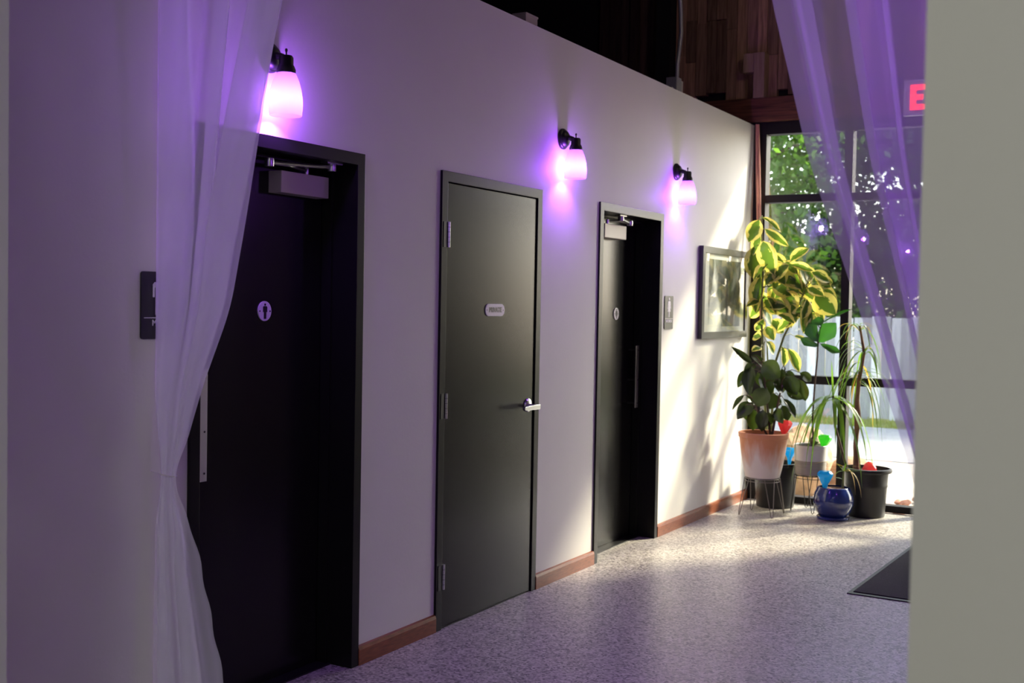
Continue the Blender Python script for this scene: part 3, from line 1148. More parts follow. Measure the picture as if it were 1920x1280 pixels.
def smooth_table(zs, vs):
    zs = np.array(zs)
    vs = np.array(vs)
    dense = np.linspace(zs.min(), zs.max(), 400)
    o_ = np.argsort(zs)
    y_ = np.interp(dense, zs[o_], vs[o_])
    ker = np.ones(21) / 21
    yp = np.pad(y_, 10, mode='edge')
    y_ = np.convolve(yp, ker, 'valid')
    return lambda z: float(np.interp(z, dense, y_))


def left_curtain():
    root = empty('gathered_curtain', (CX, -0.1, 0), 'white sheer curtain pinched to the wall across the first door', 'curtain', 'white sheer curtains')
    eR = smooth_table([2.86, 2.505, 2.259, 1.839, 1.529, 1.28, 1.05, 0.98, 0.94, 0.78, 0.30, 0.0], [0.635, 0.565, 0.508, 0.422, 0.354, 0.240, 0.155, 0.104, 0.104, 0.205, 0.352, 0.43])
    eL = smooth_table([2.86, 1.5, 1.2, 0.96, 0.80, 0.0], [0.012, 0.012, 0.012, 0.050, 0.018, 0.010])
    am = smooth_table([2.86, 1.8, 1.25, 0.97, 0.75, 0.0], [0.046, 0.046, 0.030, 0.010, 0.022, 0.045])
    # the cloth doubles back on itself in a few broad flat folds: (arc, share of the width, offset) at the rod and at the pinch
    ktop = [(0.0, 0.0, 0.0), (0.07, 0.14, 0.010), (0.14, 0.262, 0.004), (0.165, 0.24, -0.012), (0.24, 0.06, -0.016), (0.265, 0.075, -0.026), (0.36, 0.33, -0.014), (0.47, 0.575, 0.006), (0.49, 0.56, 0.020), (0.555, 0.40, 0.026), (0.575, 0.42, 0.036), (0.68, 0.70, 0.020), (0.79, 0.985, 0.0), (0.81, 0.97, -0.014), (0.88, 0.74, -0.020), (0.90, 0.75, -0.030), (0.96, 0.90, -0.022), (1.0, 1.0, -0.016)]
    kbot = [(0.0, 0.0, 0.0), (0.07, 0.22, 0.012), (0.14, 0.42, 0.004), (0.165, 0.40, -0.014), (0.24, 0.10, -0.018), (0.265, 0.12, -0.028), (0.36, 0.36, -0.016), (0.47, 0.60, 0.006), (0.49, 0.58, 0.022), (0.555, 0.36, 0.028), (0.575, 0.38, 0.038), (0.68, 0.66, 0.022), (0.79, 0.90, 0.0), (0.81, 0.88, -0.016), (0.88, 0.66, -0.022), (0.90, 0.67, -0.030), (0.96, 0.86, -0.022), (1.0, 1.0, -0.012)]
    khem = [(0.0, 0.0, 0.0), (0.07, 0.16, 0.012), (0.14, 0.32, 0.004), (0.165, 0.30, -0.014), (0.24, 0.08, -0.018), (0.265, 0.10, -0.028), (0.36, 0.30, -0.016), (0.47, 0.52, 0.006), (0.49, 0.50, 0.022), (0.555, 0.30, 0.028), (0.575, 0.32, 0.038), (0.68, 0.58, 0.022), (0.79, 0.64, 0.0), (0.81, 0.625, -0.016), (0.88, 0.46, -0.022), (0.90, 0.47, -0.030), (0.96, 0.76, -0.010), (1.0, 1.0, 0.004)]
    N = 320
    ss = np.linspace(0, 1, N + 1)
    ker = np.hanning(9)
    ker /= ker.sum()

    def run(keys, c_):
        y_ = np.interp(ss, [q[0] for q in keys], [q[c_] for q in keys])
        return np.convolve(np.pad(y_, 4, mode='edge'), ker, 'valid')
    FT, FB, FH = (run(k_, 1) for k_ in (ktop, kbot, khem))
    XT, XB, XH = (run(k_, 2) for k_ in (ktop, kbot, khem))
    rows = []
    for i in range(111):
        z = 2.86 - 2.845 * i / 110
        L, Rr, A = eL(z), eR(z), am(z) / 0.046
        if z > 0.97:
            t = min(1.0, max(0.0, (2.5 - z) / 0.75))
            F = FT + (FB - FT) * t
            X = XT + (XB - XT) * t
        else:
            t = min(1.0, (0.97 - z) / 0.3)
            F = FB + (FH - FB) * t
            X = XB + (XH - XB) * t
        row = []
        for j in range(N + 1):
            s_ = F[j]
            dx = X[j] * A + 0.010 * A * math.sin(11 * s_ + 2.0 * z) + 0.004 * A * math.sin(31 * s_ - 1.5 * z)
            edge = 0.005 * math.sin(38 * z) * (max(0, (ss[j] - 0.96) / 0.04) if z < 0.9 else 0)
            y = -(L + (Rr - L) * s_) - edge
            row.append((CX + dx * min(1, s_ / 0.05), min(y, -0.006), z))
        rows.append(row)
    cloth('sheer_panel', rows, root)
    zc = 0.968
    rim = []
    for q in range(25):
        an = 2 * math.pi * q / 24
        rim.append((CX + 0.017 * math.cos(an), -0.078 + 0.036 * math.sin(an), zc + 0.003 * math.sin(an)))
    MB().tube(rim, 0.0018, 6, cap=False).build('tie_cord', 'picture_mount', root, smooth=True)
    MB().tube([(CX, -0.044, zc), (CX - 0.004, -0.02, zc + 0.004), (CX - 0.004, 0.0, zc + 0.006)], 0.0016, 6).build('tie_loop', 'picture_mount', root, smooth=True)
    return root


def right_curtain():
    root = empty('hanging_curtain', (CX, -2.6, 0), 'white sheer curtain glowing purple beside the pale grey wall', 'curtain', 'white sheer curtains')
    eL = smooth_table([2.86, 2.329, 1.929, 1.54, 1.227, 1.127, 0.97, 0.8, 0.0], [2.03, 2.118, 2.219, 2.362, 2.469, 2.496, 2.56, 2.545, 2.52])
    # where the cloth runs at the top, doubling back at each fold (metres from the wall at z = 2.33)
    keys = [(0.0, 2.118, 0.0), (0.08, 2.160, 0.012), (0.18, 2.217, 0.0), (0.225, 2.205, -0.020), (0.26, 2.176, -0.028), (0.30, 2.20, -0.036), (0.40, 2.27, -0.012), (0.48, 2.318, 0.012), (0.52, 2.305, 0.028), (0.555, 2.285, 0.030), (0.60, 2.31, 0.036), (0.68, 2.36, 0.02), (0.735, 2.398, 0.0), (0.76, 2.39, -0.014), (0.78, 2.382, -0.016), (0.81, 2.40, -0.022), (0.88, 2.47, 0.010), (0.93, 2.55, 0.02), (1.0, 2.70, 0.0)]
    ks = np.array([k_[0] for k_ in keys])
    ky = np.array([k_[1] for k_ in keys])
    kx = np.array([k_[2] for k_ in keys])
    ss = np.linspace(0, 1, 301)
    ker = np.hanning(9)
    ker /= ker.sum()
    Y = np.convolve(np.pad(np.interp(ss, ks, ky), 4, mode='edge'), ker, 'valid')
    X = np.convolve(np.pad(np.interp(ss, ks, kx), 4, mode='edge'), ker, 'valid')
    yt = 2.70
    rows = []
    for i in range(111):
        z = 2.86 - 2.845 * i / 110
        sc_ = (yt - eL(z)) / (yt - 2.118)
        row = []
        for j in range(301):
            yy = yt - (yt - Y[j]) * sc_
            xx = CX + X[j] * (0.35 + 0.65 * min(1.2, sc_)) * 1.3 + 0.004 * math.sin(7 * z + 25 * ss[j])
            row.append((xx, -yy, z))
        rows.append(row)
    cloth('sheer_panel', rows, root)
    MB().tube([(CX - 0.03, -2.56, 0.97), (CX - 0.035, -2.66, 0.975), (CX, -2.77, 1.0)], 0.004, 6).build('tie_cord', 'box_beige', root, smooth=True)
    return root


left_curtain()
right_curtain()
rod = empty('curtain_rod', (CX, -1.4, 2.87), 'thin metal rod carrying both sheer curtains across the corridor', 'rod')
MB().tube([(CX, -0.0, 2.875), (CX, -2.77, 2.875)], 0.012, 12).build('bar', 'black_iron', rod, smooth=True)
for yy in (-0.006, -2.764):
    MB().lathe([(0.0001, -0.006), (0.03, -0.006), (0.03, 0.006), (0.0001, 0.006)], (CX, yy, 2.875), 20, 'y').build('bracket', 'black_iron', rod, smooth=True)

# ------------------------------------------------------------------ potted plants by the window
# leaves as (base u, base z, tip u, tip z, width) in millimetres; u runs across the plant, at right angles to the corridor's length
VARIEGATED = [(-145,2281,-7,2184,39),(-126,2188,41,2067,52),(-169,2260,-240,2103,87),(-214,2049,-200,1829,147),(-140,2095,-69,1860,108),(77,1937,205,2035,65),(-60,2003,62,1895,65),(70,1908,-88,1801,104),(62,1895,156,1737,113),(90,1912,234,1872,48),(152,1879,262,1730,95),(242,1851,365,1786,65),(273,1768,429,1662,61),(271,1684,428,1532,130),(232,1637,349,1489,65),(191,1645,197,1402,65),(137,1506,-4,1418,78),(-150,1817,-181,1563,87),(-88,1649,-3,1524,74),(-58,1755,83,1698,121),(26,1706,127,1569,95),(-154,1623,-240,1591,52),(-117,1479,-172,1377,56),(-91,1421,-39,1329,69),(-134,1335,-197,1342,61),(-132,1259,-186,1249,48),(28,1263,48,1120,61),(78,1248,168,1082,61),(125,1350,215,1327,35),(-90,1725,3,1642,104),(-38,1641,71,1517,95),(-127,1555,-42,1456,78),(57,1622,162,1510,78),(-1,1810,131,1770,87),(156,1749,280,1647,87),(139,1581,223,1478,69),(-63,1472,42,1382,78),(-156,1703,-86,1556,87),(-32,1873,32,1769,87),(-88,1302,-28,1211,56),(-162,2146,-213,2019,61),(-2,1516,106,1459,65),(217,1729,320,1681,69),(-127,1902,-50,1768,95)]
DARK = [(-93,1150,-231,1264,41),(-103,1198,2,1112,66),(-7,1160,102,1054,124),(-65,1134,-147,1079,66),(-120,1088,-193,972,66),(-97,1121,-108,918,91),(-52,1074,2,950,58),(-24,1071,51,915,112),(22,967,-58,830,112),(78,916,49,806,112),(128,1116,149,931,58),(157,1056,239,934,103),(164,951,283,895,58),(260,1035,314,868,66),(262,1087,357,1022,58),(157,1076,220,1066,41),(146,890,239,772,58),(139,825,185,718,78),(-82,846,-191,736,95),(-143,909,-228,800,33),(-2,800,-14,645,83),(-73,789,-73,635,95),(38,785,29,663,78),(-127,897,-46,827,74),(93,811,134,712,70),(68,1013,141,934,83),(-145,823,-122,702,54)]
BROAD = [(54,1312,-24,1461,105),(54,1312,183,1461,126),(59,1280,-84,1337,63),(70,1301,228,1232,54),(-4,1457,97,1483,63),(85,1463,312,1580,17)]


CAMXY = Vector((0.0, -3.0056, 0.0))


def plant_axes(c):
    n_ = Vector((c[0], c[1] + 3.0056, 0)).normalized()      # away along the corridor
    r_ = Vector((n_.y, -n_.x, 0))
    return n_, r_


def leaf_mesh(name, mat, shape='oval', cup=0.12, droop=0.10, nu=8, nv=4, blunt=False):
    """unit leaf: from (0,0,0) to (1,0,0), half width 0.5 in y; uv.x along, uv.y across -1..1"""
    v = []
    uv_ = []
    f = []
    for i in range(nu + 1):
        t = i / nu
        if shape == 'oval':
            w = math.sin(math.pi * min(1, t ** 0.85)) ** 0.75 if 0 < t < 1 else 0.0
        elif shape == 'angular':
            w = np.interp(t, [0, 0.12, 0.45, 0.62, 0.8, 1], [0.02, 0.45, 0.85, 1.0, 0.7, 0.05])
        else:
            w = min(1, t / 0.15) * (1 - t) ** 0.45
        w = max(float(w), 0.012)
        for j in range(-nv // 2, nv // 2 + 1):
            s = j / (nv / 2)
            v.append((t, 0.5 * w * s, cup * abs(s) * w * 0.5 - droop * t * t + 0.02 * math.sin(9 * t + 2 * s)))
            uv_.append((t, s))
    row = nv + 1
    for i in range(nu):
        for j in range(nv):
            f.append((i * row + j, i * row + j + 1, (i + 1) * row + j + 1, (i + 1) * row + j))
    me_ = bpy.data.meshes.new(name)
    me_.from_pydata(v, [], f)
    ul = me_.uv_layers.new(name='UVMap')
    for lp in me_.loops:
        ul.data[lp.index].uv = uv_[lp.vertex_index]
    me_.materials.append(MATS[mat])
    for p_ in me_.polygons:
        p_.use_smooth = True
    me_.update()
    return me_


def put_leaf(me_, root, B, Tp, width, tilt, roll, name='leaf'):
    """place a unit leaf between two world points"""
    a_ = Tp - B
    L = a_.length
    ax = a_ / L
    nrm = tilt - ax * tilt.dot(ax)
    if nrm.length < 1e-4:
        nrm = ax.orthogonal()
    nrm.normalize()
    wd = nrm.cross(ax).normalized()
    q = Matrix.Rotation(roll, 3, ax)
    wd = q @ wd
    nrm = q @ nrm
    M = Matrix((ax * L, wd * width, nrm * L)).transposed().to_4x4()
    M.translation = B - ORIG[root]
    o_ = bpy.data.objects.new(name, me_)
    COL.objects.link(o_)
    o_.parent = root
    o_.matrix_local = M
    return o_


def stem_tube(pts, c, r0, r1, depth=None):
    n_, r_ = plant_axes(c)
    base = Vector((c[0], c[1], 0))
    P_ = []
    for i, (u, z) in enumerate(pts):
        d = depth[i] if depth else 0.0
        P_.append(base + r_ * (u / 1000) + n_ * d + Vector((0, 0, z / 1000)))
    # finer polyline
    fine = []
    for i in range(len(P_) - 1):
        for q in range(4):
            fine.append(P_[i].lerp(P_[i + 1], q / 4))
    fine.append(P_[-1])
    rs = [r0 + (r1 - r0) * i / (len(fine) - 1) for i in range(len(fine))]
    return fine, rs


def leafy(root, c, data, meshes, stems, seed, spread=0.09, stem_mat='stem_green', facing=0.75, wide=1.15, longer=0.0):
    rn = random.Random(seed)
    n_, r_ = plant_axes(c)
    base = Vector((c[0], c[1], 0))
    mb = MB()
    allp = []
    for pts, r0, r1, dep in stems:
        fine, rs = stem_tube(pts, c, r0, r1, dep)
        mb.tube(fine, rs, 8)
        allp += fine
    petm = MB()
    for i, (bu, bz, tu, tz, w) in enumerate(data):
        d0 = rn.uniform(-spread, spread)
        d1 = d0 + rn.uniform(-0.08, 0.08)
        B = base + r_ * (bu / 1000) + n_ * d0 + Vector((0, 0, bz / 1000))
        Tp = base + r_ * (tu / 1000) + n_ * d1 + Vector((0, 0, tz / 1000))
        Tp = Tp + (Tp - B) * longer
        if B.x > WXC - 0.05:
            B.x = WXC - 0.05 - rn.uniform(0, 0.04)
        if Tp.x > WXC - 0.05:
            Tp.x = WXC - 0.05 - rn.uniform(0, 0.04)
        for q_ in (B, Tp):
            if q_.y > -0.03:
                q_.y = -0.03 - rn.uniform(0, 0.02)
        tl = (-n_ * facing + Vector((rn.uniform(-.5, .5), rn.uniform(-.5, .5), rn.uniform(0.0, 0.7)))).normalized()
        put_leaf(meshes[i % len(meshes)] if len(meshes) > 1 else meshes[0], root, B, Tp, w / 1000 * wide, tl, R(rn.uniform(-18, 18)))
        near = min(allp, key=lambda p_: (p_ - B).length + max(0, p_.z - B.z) * 1.5)
        if (near - B).length < 0.45:
            mid = near.lerp(B, 0.5) + Vector((0, 0, 0.02))
            petm.tube([near, mid, B], [0.004, 0.003, 0.0025], 5)
    mb.build('stem', stem_mat, root, smooth=True)
    if petm.v:
        petm.build('petiole', stem_mat, root, smooth=True, kind='stuff')


def pot_shell(name, prof_out, thick, c, mat, root, seg=40):
    """profile from bottom to rim; returns the outer and inner wall as one shell"""
    inner = [(max(0.001, r - thick), max(h, prof_out[0][1] + thick)) for r, h in reversed(prof_out)]
    prof = [(0.0001, prof_out[0][1])] + prof_out + inner + [(0.0001, prof_out[0][1] + thick)]
    return MB().lathe(prof, (c[0], c[1], 0), seg).build(name, mat, root, smooth=True)


def soil_disc(root, c, r, z, mat='soil'):
    return MB().lathe([(0.0001, z + 0.006), (r * 0.5, z + 0.009), (r * 0.85, z + 0.003), (r, z - 0.004), (r, z - 0.03)], (c[0], c[1], 0), 28).build('soil', mat, root, smooth=True)


# --- tall variegated rubber plant in a black pot
cV = (9.045, -0.31)
pv = empty('variegated_rubber_plant', (cV[0], cV[1], 0), 'tall cream-edged rubber plant in a black pot in the window corner', 'plant')
pot_shell('pot', [(0.142, 0.0), (0.146, 0.01), (0.160, 0.20), (0.167, 0.325), (0.173, 0.328), (0.173, 0.350), (0.170, 0.352)], 0.006, cV, 'black_plastic', pv)
soil_disc(pv, cV, 0.158, 0.315)
mv = [leaf_mesh('leaf', 'leaf_variegated', 'oval', 0.25, 0.10), leaf_mesh('leaf', 'leaf_variegated', 'oval', 0.10, 0.22), leaf_mesh('leaf', 'leaf_variegated', 'oval', 0.35, 0.04)]
fill = random.Random(77)
for i in range(26):
    bu = fill.uniform(-150, 300)
    bz = fill.uniform(1560, 1930) - max(0, bu - 150) * 0.7
    an = fill.uniform(-2.4, 0.3)
    ln = fill.uniform(100, 170)
    VARIEGATED.append((bu, bz, bu + ln * math.cos(an), bz + ln * math.sin(an) * 0.9, fill.uniform(55, 95)))
leafy(pv, (9.06, -0.30), VARIEGATED, mv, [([(-56, 320), (-106, 1048), (-133, 1471), (-133, 1809), (-153, 2272)], 0.013, 0.006, None), ([(-35, 320), (-33, 1092), (43, 1348), (128, 1527), (197, 1729)], 0.011, 0.006, None), ([(-48, 320), (-73, 1049), (-88, 1302)], 0.010, 0.006, [0.0, 0.05, 0.05])], 11, spread=0.10, wide=1.5, longer=0.12)

# --- dark rubber plant in whitewashed terracotta
cD = (8.62, -0.335)
pd = empty('dark_rubber_plant', (cD[0], cD[1], 0.285), 'dark-leaved rubber plant in a whitewashed terracotta pot on a wire stand', 'plant')
pot_shell('pot', [(0.122, 0.287), (0.130, 0.290), (0.150, 0.38), (0.168, 0.48), (0.180, 0.585), (0.187, 0.590), (0.189, 0.622), (0.185, 0.626)], 0.014, cD, 'whitewashed_terracotta', pd, 48)
soil_disc(pd, cD, 0.168, 0.592)
md = [leaf_mesh('leaf', 'leaf_dark', 'oval', 0.20, 0.14), leaf_mesh('leaf', 'leaf_dark', 'oval', 0.30, 0.05)]
leafy(pd, (8.62, -0.33), DARK, md, [([(58, 590), (34, 789), (-4, 1071), (-22, 1152)], 0.010, 0.005, None), ([(66, 590), (104, 832), (145, 1076), (152, 1116)], 0.010, 0.005, None), ([(40, 590), (-20, 700), (-60, 850)], 0.009, 0.005, [0.0, -0.03, -0.05])], 4, spread=0.10, stem_mat='stem_brown', wide=1.25, longer=0.05)

# --- slender plant with a few broad leaves in the two-tone pot
cB = (8.97, -0.605)
pb_ = empty('broad_leaf_plant', (cB[0], cB[1], 0.29), 'slender bare-stemmed plant with few broad leaves in a white and taupe pot', 'plant')
pt_ = MB().lathe([(0.0001, 0.288), (0.108, 0.288), (0.113, 0.292), (0.122, 0.40)], (cB[0], cB[1], 0), 40).build('pot_base', 'pot_taupe', pb_, smooth=True)
pt_ = MB().lathe([(0.122, 0.40), (0.129, 0.516), (0.126, 0.519), (0.120, 0.516), (0.117, 0.40)], (cB[0], cB[1], 0), 40).build('pot_band', 'white_ceramic', pb_, smooth=True)
soil_disc(pb_, cB, 0.119, 0.503)
ms = [leaf_mesh('leaf', 'leaf_broad', 'angular', 0.25, 0.06)]
leafy(pb_, (8.97, -0.582), BROAD, ms, [([(39, 495), (29, 751), (39, 995), (53, 1199), (54, 1312)], 0.008, 0.006, None), ([(54, 1312), (70, 1420), (90, 1465)], 0.003, 0.002, None)], 8, spread=0.03, stem_mat='stem_brown', facing=1.1)


# --- strap-leaved plants
def strap_leaf(root, B, out, length, width, rise, droop, mat, rn, fold=0.25, name='leaf'):
    """arching strap: starts at B, runs along horizontal 'out', rises then droops"""
    out = out.normalized()
    side = Vector((-out.y, out.x, 0))
    v = []
    uv_ = []
    f = []
    n = 9
    tw = rn.uniform(-0.5, 0.5)
    for i in range(n + 1):
        t = i / n
        h = length * (math.cos(rise) * t)
        zz = length * (math.sin(rise) * t - droop * t * t)
        w = width * min(1, 0.35 + t * 4) * (1 - t ** 2.2) * 0.5 + 0.0006
        p_ = B + out * h * (1 - 0.25 * t * t * min(1, droop)) + Vector((0, 0, zz))
        s_ = (side * math.cos(tw * t) + Vector((0, 0, 1)) * math.sin(tw * t))
        for j in (-1, 0, 1):
            q = p_ + s_ * (w * j) + Vector((0, 0, abs(j) * w * fold))
            if q.x > WXC - 0.02:
                q.x = WXC - 0.02
            v.append(tuple(q))
            uv_.append((t, j))
    for i in range(n):
        for j in range(2):
            f.append((i * 3 + j, i * 3 + j + 1, (i + 1) * 3 + j + 1, (i + 1) * 3 + j))
    me_ = bpy.data.meshes.new(name)
    me_.from_pydata(v, [], f)
    ul = me_.uv_layers.new(name='UVMap')
    for lp in me_.loops:
        ul.data[lp.index].uv = uv_[lp.vertex_index]
    me_.update()
    return link_mesh(name, me_, mat, root, smooth=True)


def at(c, u, z, d=0.0):
    n_, r_ = plant_axes(c)
    return Vector((c[0], c[1], 0)) + r_ * (u / 1000) + n_ * d + Vector((0, 0, z / 1000))


cR = (9.03, -1.0)
pdr = empty('dragon_tree', (cR[0], cR[1], 0), 'tall dragon tree with drooping strap leaves in a big black pot', 'plant')
cP = (9.035, -1.02)
pot_shell('pot', [(0.132, 0.0), (0.137, 0.012), (0.150, 0.22), (0.156, 0.235), (0.153, 0.250), (0.158, 0.335), (0.180, 0.338), (0.185, 0.352), (0.180, 0.366), (0.170, 0.368)], 0.007, cP, 'black_plastic', pdr, 48)
soil_disc(pdr, cP, 0.155, 0.335)
fine, rs = stem_tube([(-57, 330), (-69, 531), (-58, 715), (-66, 870), (-58, 1021), (-25, 1245), (-62, 1447)], cR, 0.026, 0.010)
rs = [np.interp(p_.z, [0.33, 0.45, 0.6, 0.75, 0.9, 1.02, 1.45], [0.028, 0.019, 0.017, 0.027, 0.016, 0.017, 0.008]) for p_ in fine]
MB().tube(fine, rs, 10).build('trunk', 'trunk_brown', pdr, smooth=True)
fine2, rs2 = stem_tube([(-120, 330), (-221, 667), (-243, 905)], cR, 0.011, 0.009)
MB().tube(fine2, rs2, 8).build('side_stem', 'stem_brown', pdr, smooth=True)
rn = random.Random(21)
nD, rD = plant_axes(cR)
heads = [((-60, 1040), 15, 0.30, 0.020, (-0.2, 0.9)), ((-25, 1245), 15, 0.30, 0.019, (-0.1, 1.0)), ((-62, 1430), 13, 0.28, 0.018, (0.0, 1.1)), ((-45, 1130), 8, 0.28, 0.014, (-0.3, 0.6))]
for (hu, hz), cnt, ln, wd, (ra, rb) in heads:
    for i in range(cnt):
        an = 2 * math.pi * i / cnt + rn.uniform(-0.3, 0.3)
        out = rD * math.cos(an) + nD * (math.sin(an) * 0.6 - 0.15)
        mat = 'leaf_strap' if rn.random() < 0.82 else 'leaf_dry'
        strap_leaf(pdr, at(cR, hu, hz + rn.uniform(-30, 30)), out, ln * rn.uniform(0.75, 1.25), wd * rn.uniform(0.8, 1.3), rn.uniform(ra, rb), rn.uniform(0.7, 1.6), mat, rn)
for i in range(24):
    an = 2 * math.pi * i / 12 + rn.uniform(-0.3, 0.3)
    out = rD * math.cos(an) + nD * (math.sin(an) * 0.6 - 0.2)
    if i in (2, 6, 9, 12):
        strap_leaf(pdr, at(cR, -243, 895), out, rn.uniform(0.30, 0.38), 0.016, 1.25, 0.15, 'leaf_strap', rn)
    else:
        strap_leaf(pdr, at(cR, -243, 890 + rn.uniform(-20, 20)), out, rn.uniform(0.34, 0.50), 0.032 * rn.uniform(0.8, 1.3), rn.uniform(-0.5, 0.5), rn.uniform(1.0, 1.7), 'leaf_strap', rn)
for u1, z1, du in ((-160, 355, 0.12), (-90, 350, -0.16), (-130, 360, -0.2)):
    strap_leaf(pdr, at(cR, u1, z1, -0.05), rD * (1 if du > 0 else -1) - nD * 0.3, abs(du) * 1.6, 0.008, 0.5, 0.4, 'leaf_dry', rn)

# --- small plant in the blue pot
cU = (8.74, -0.845)
pu = empty('blue_pot_plant', (cU[0], cU[1], 0), 'round glossy cobalt blue pot with a wilting strap-leaved seedling', 'plant')
MB().lathe([(0.0001, 0.0), (0.105, 0.0), (0.118, 0.006), (0.121, 0.022), (0.116, 0.026), (0.098, 0.016), (0.0001, 0.014)], (cU[0], cU[1], 0), 44).build('saucer', 'blue_glaze', pu, smooth=True)
pot_shell('pot', [(0.088, 0.016), (0.098, 0.022), (0.128, 0.065), (0.145, 0.115), (0.147, 0.150), (0.138, 0.195), (0.120, 0.232), (0.116, 0.240), (0.112, 0.242)], 0.010, cU, 'blue_glaze', pu, 48)
soil_disc(pu, cU, 0.108, 0.228, 'bark_chips')
f3, r3 = stem_tube([(64, 225), (66, 300), (70, 367)], cU, 0.009, 0.006)
MB().tube(f3, r3, 8).build('stem', 'stem_green', pu, smooth=True)
nU, rU = plant_axes(cU)
for (su, ln, ri, dr, m_) in ((0.9, 0.20, 0.9, 1.6, 'leaf_dry'), (-0.9, 0.16, 0.9, 0.2, 'leaf_strap'), (0.6, 0.15, 0.7, 0.5, 'leaf_strap'), (-0.5, 0.10, 0.3, 0.6, 'leaf_strap'), (1.0, 0.17, 0.2, 0.1, 'leaf_strap'), (0.2, 0.14, 1.2, 0.4, 'leaf_strap'), (0.7, 0.22, 0.5, 1.3, 'leaf_dry')):
    strap_leaf(pu, at(cU, 69, 360), rU * su - nU * 0.35, ln, 0.013, ri, dr, m_, rn)
strap_leaf(pu, at(cU, 64, 300), -rU - nU * 0.2, 0.07, 0.02, 0.4, 0.2, 'leaf_broad', rn)


# ------------------------------------------------------------------ plant stands of bent wire
def wire_stand(name, c, r, h, rot, splay, mat, label, loops=4, hairpin=True):
    root = empty(name, (c[0], c[1], 0), label, 'plant stand')
    rim = []
    for q in range(33):
        an = 2 * math.pi * q / 32
        rim.append((c[0] + r * math.cos(an), c[1] + r * math.sin(an), h))
    MB().tube(rim, 0.004, 6, cap=False).build('ring', mat, root, smooth=True)
    MB().tube([(x_, y_, z_ - 0.022) for x_, y_, z_ in rim], 0.0028, 6, cap=False).build('lower_ring', mat, root, smooth=True)
    MB().tube([(c[0] - r, c[1], h), (c[0] + r, c[1], h)], 0.003, 6).build('cross_bar', mat, root)
    MB().tube([(c[0], c[1] - r, h), (c[0], c[1] + r, h)], 0.003, 6).build('cross_bar', mat, root)
    for i in range(loops):
        an = R(rot) + 2 * math.pi * i / loops
        dv = Vector((math.cos(an), math.sin(an), 0))
        sv = Vector((-dv.y, dv.x, 0))
        cc = Vector((c[0], c[1], 0))
        foot = cc + dv * (r + splay)
        l_ = cc + dv * (r * 0.985) + sv * 0.040 + Vector((0, 0, h))
        r_ = cc + dv * (r * 0.985) - sv * 0.040 + Vector((0, 0, h))
        MB().tube([l_, foot + sv * 0.008 + Vector((0, 0, 0.012)), foot + Vector((0, 0, 0.003)), foot - sv * 0.008 + Vector((0, 0, 0.012)), r_], 0.0034, 6).build('hairpin_leg', mat, root, smooth=True)
    return root


wire_stand('wire_plant_stand', cD, 0.128, 0.281, 222, 0.055, 'wire_grey', 'grey wire hairpin stand under the terracotta pot')
st2 = wire_stand('wire_plant_stand', cB, 0.112, 0.283, 205, 0.03, 'wire_black', 'black wire looped stand under the white and taupe pot')


# ------------------------------------------------------------------ gem-shaped watering globes
def globe(c, top, tilt, mat, label, s=1.0, seed=0):
    """faceted diamond head narrowing to a spike in the soil; c = point at the soil"""
    root = empty('watering_globe', c, label, 'watering globe', 'gem-shaped watering globes')
    h = top
    prof = [(0.0001, h), (0.032 * s, h - 0.002), (0.044 * s, h - 0.016 * s), (0.041 * s, h - 0.030 * s), (0.016 * s, h - 0.078 * s), (0.012 * s, h - 0.10 * s), (0.007 * s, 0.0), (0.003 * s, -0.05)]
    mb_ = MB().lathe(prof[:6], (0, 0, 0), 8)
    sp_ = MB().lathe(prof[5:], (0, 0, 0), 8)
    for nm, q in (('gem', mb_), ('spike', sp_)):
        M = Matrix.Translation(Vector(c)) @ Matrix.Rotation(tilt[0], 4, 'X') @ Matrix.Rotation(tilt[1], 4, 'Y') @ Matrix.Rotation(seed, 4, 'Z')
        q.v = [tuple(M @ Vector(p_)) for p_ in q.v]
        q.build(nm, mat, root)
    return root


globe(tuple(at(cD, 150, 598, 0.02)), 0.125, (0.05, 0.12), 'gem_red', 'clear red gem-shaped watering globe in the terracotta pot', 1.3)
globe(tuple(at((9.06, -.3), 108, 318, -0.03)), 0.155, (0.0, 0.12), 'gem_blue', 'sky blue watering globe in the corner black pot', 1.15, 0.3)
globe(tuple(at(cB, 95, 507, -0.02)), 0.095, (0.1, 0.05), 'gem_green', 'bright green watering globe in the white and taupe pot', 1.2, 0.2)
globe(tuple(at(cU, -64, 233, -0.03)), 0.130, (0.0, 0.0), 'gem_blue', 'turquoise watering globe in the cobalt blue pot', 1.35, 0.1)
globe(tuple(at(cP, -10, 340, -0.02)), 0.075, (0.9, 0.7), 'gem_red', 'red watering globe lying tipped in the big black pot', 1.3, 0.5)


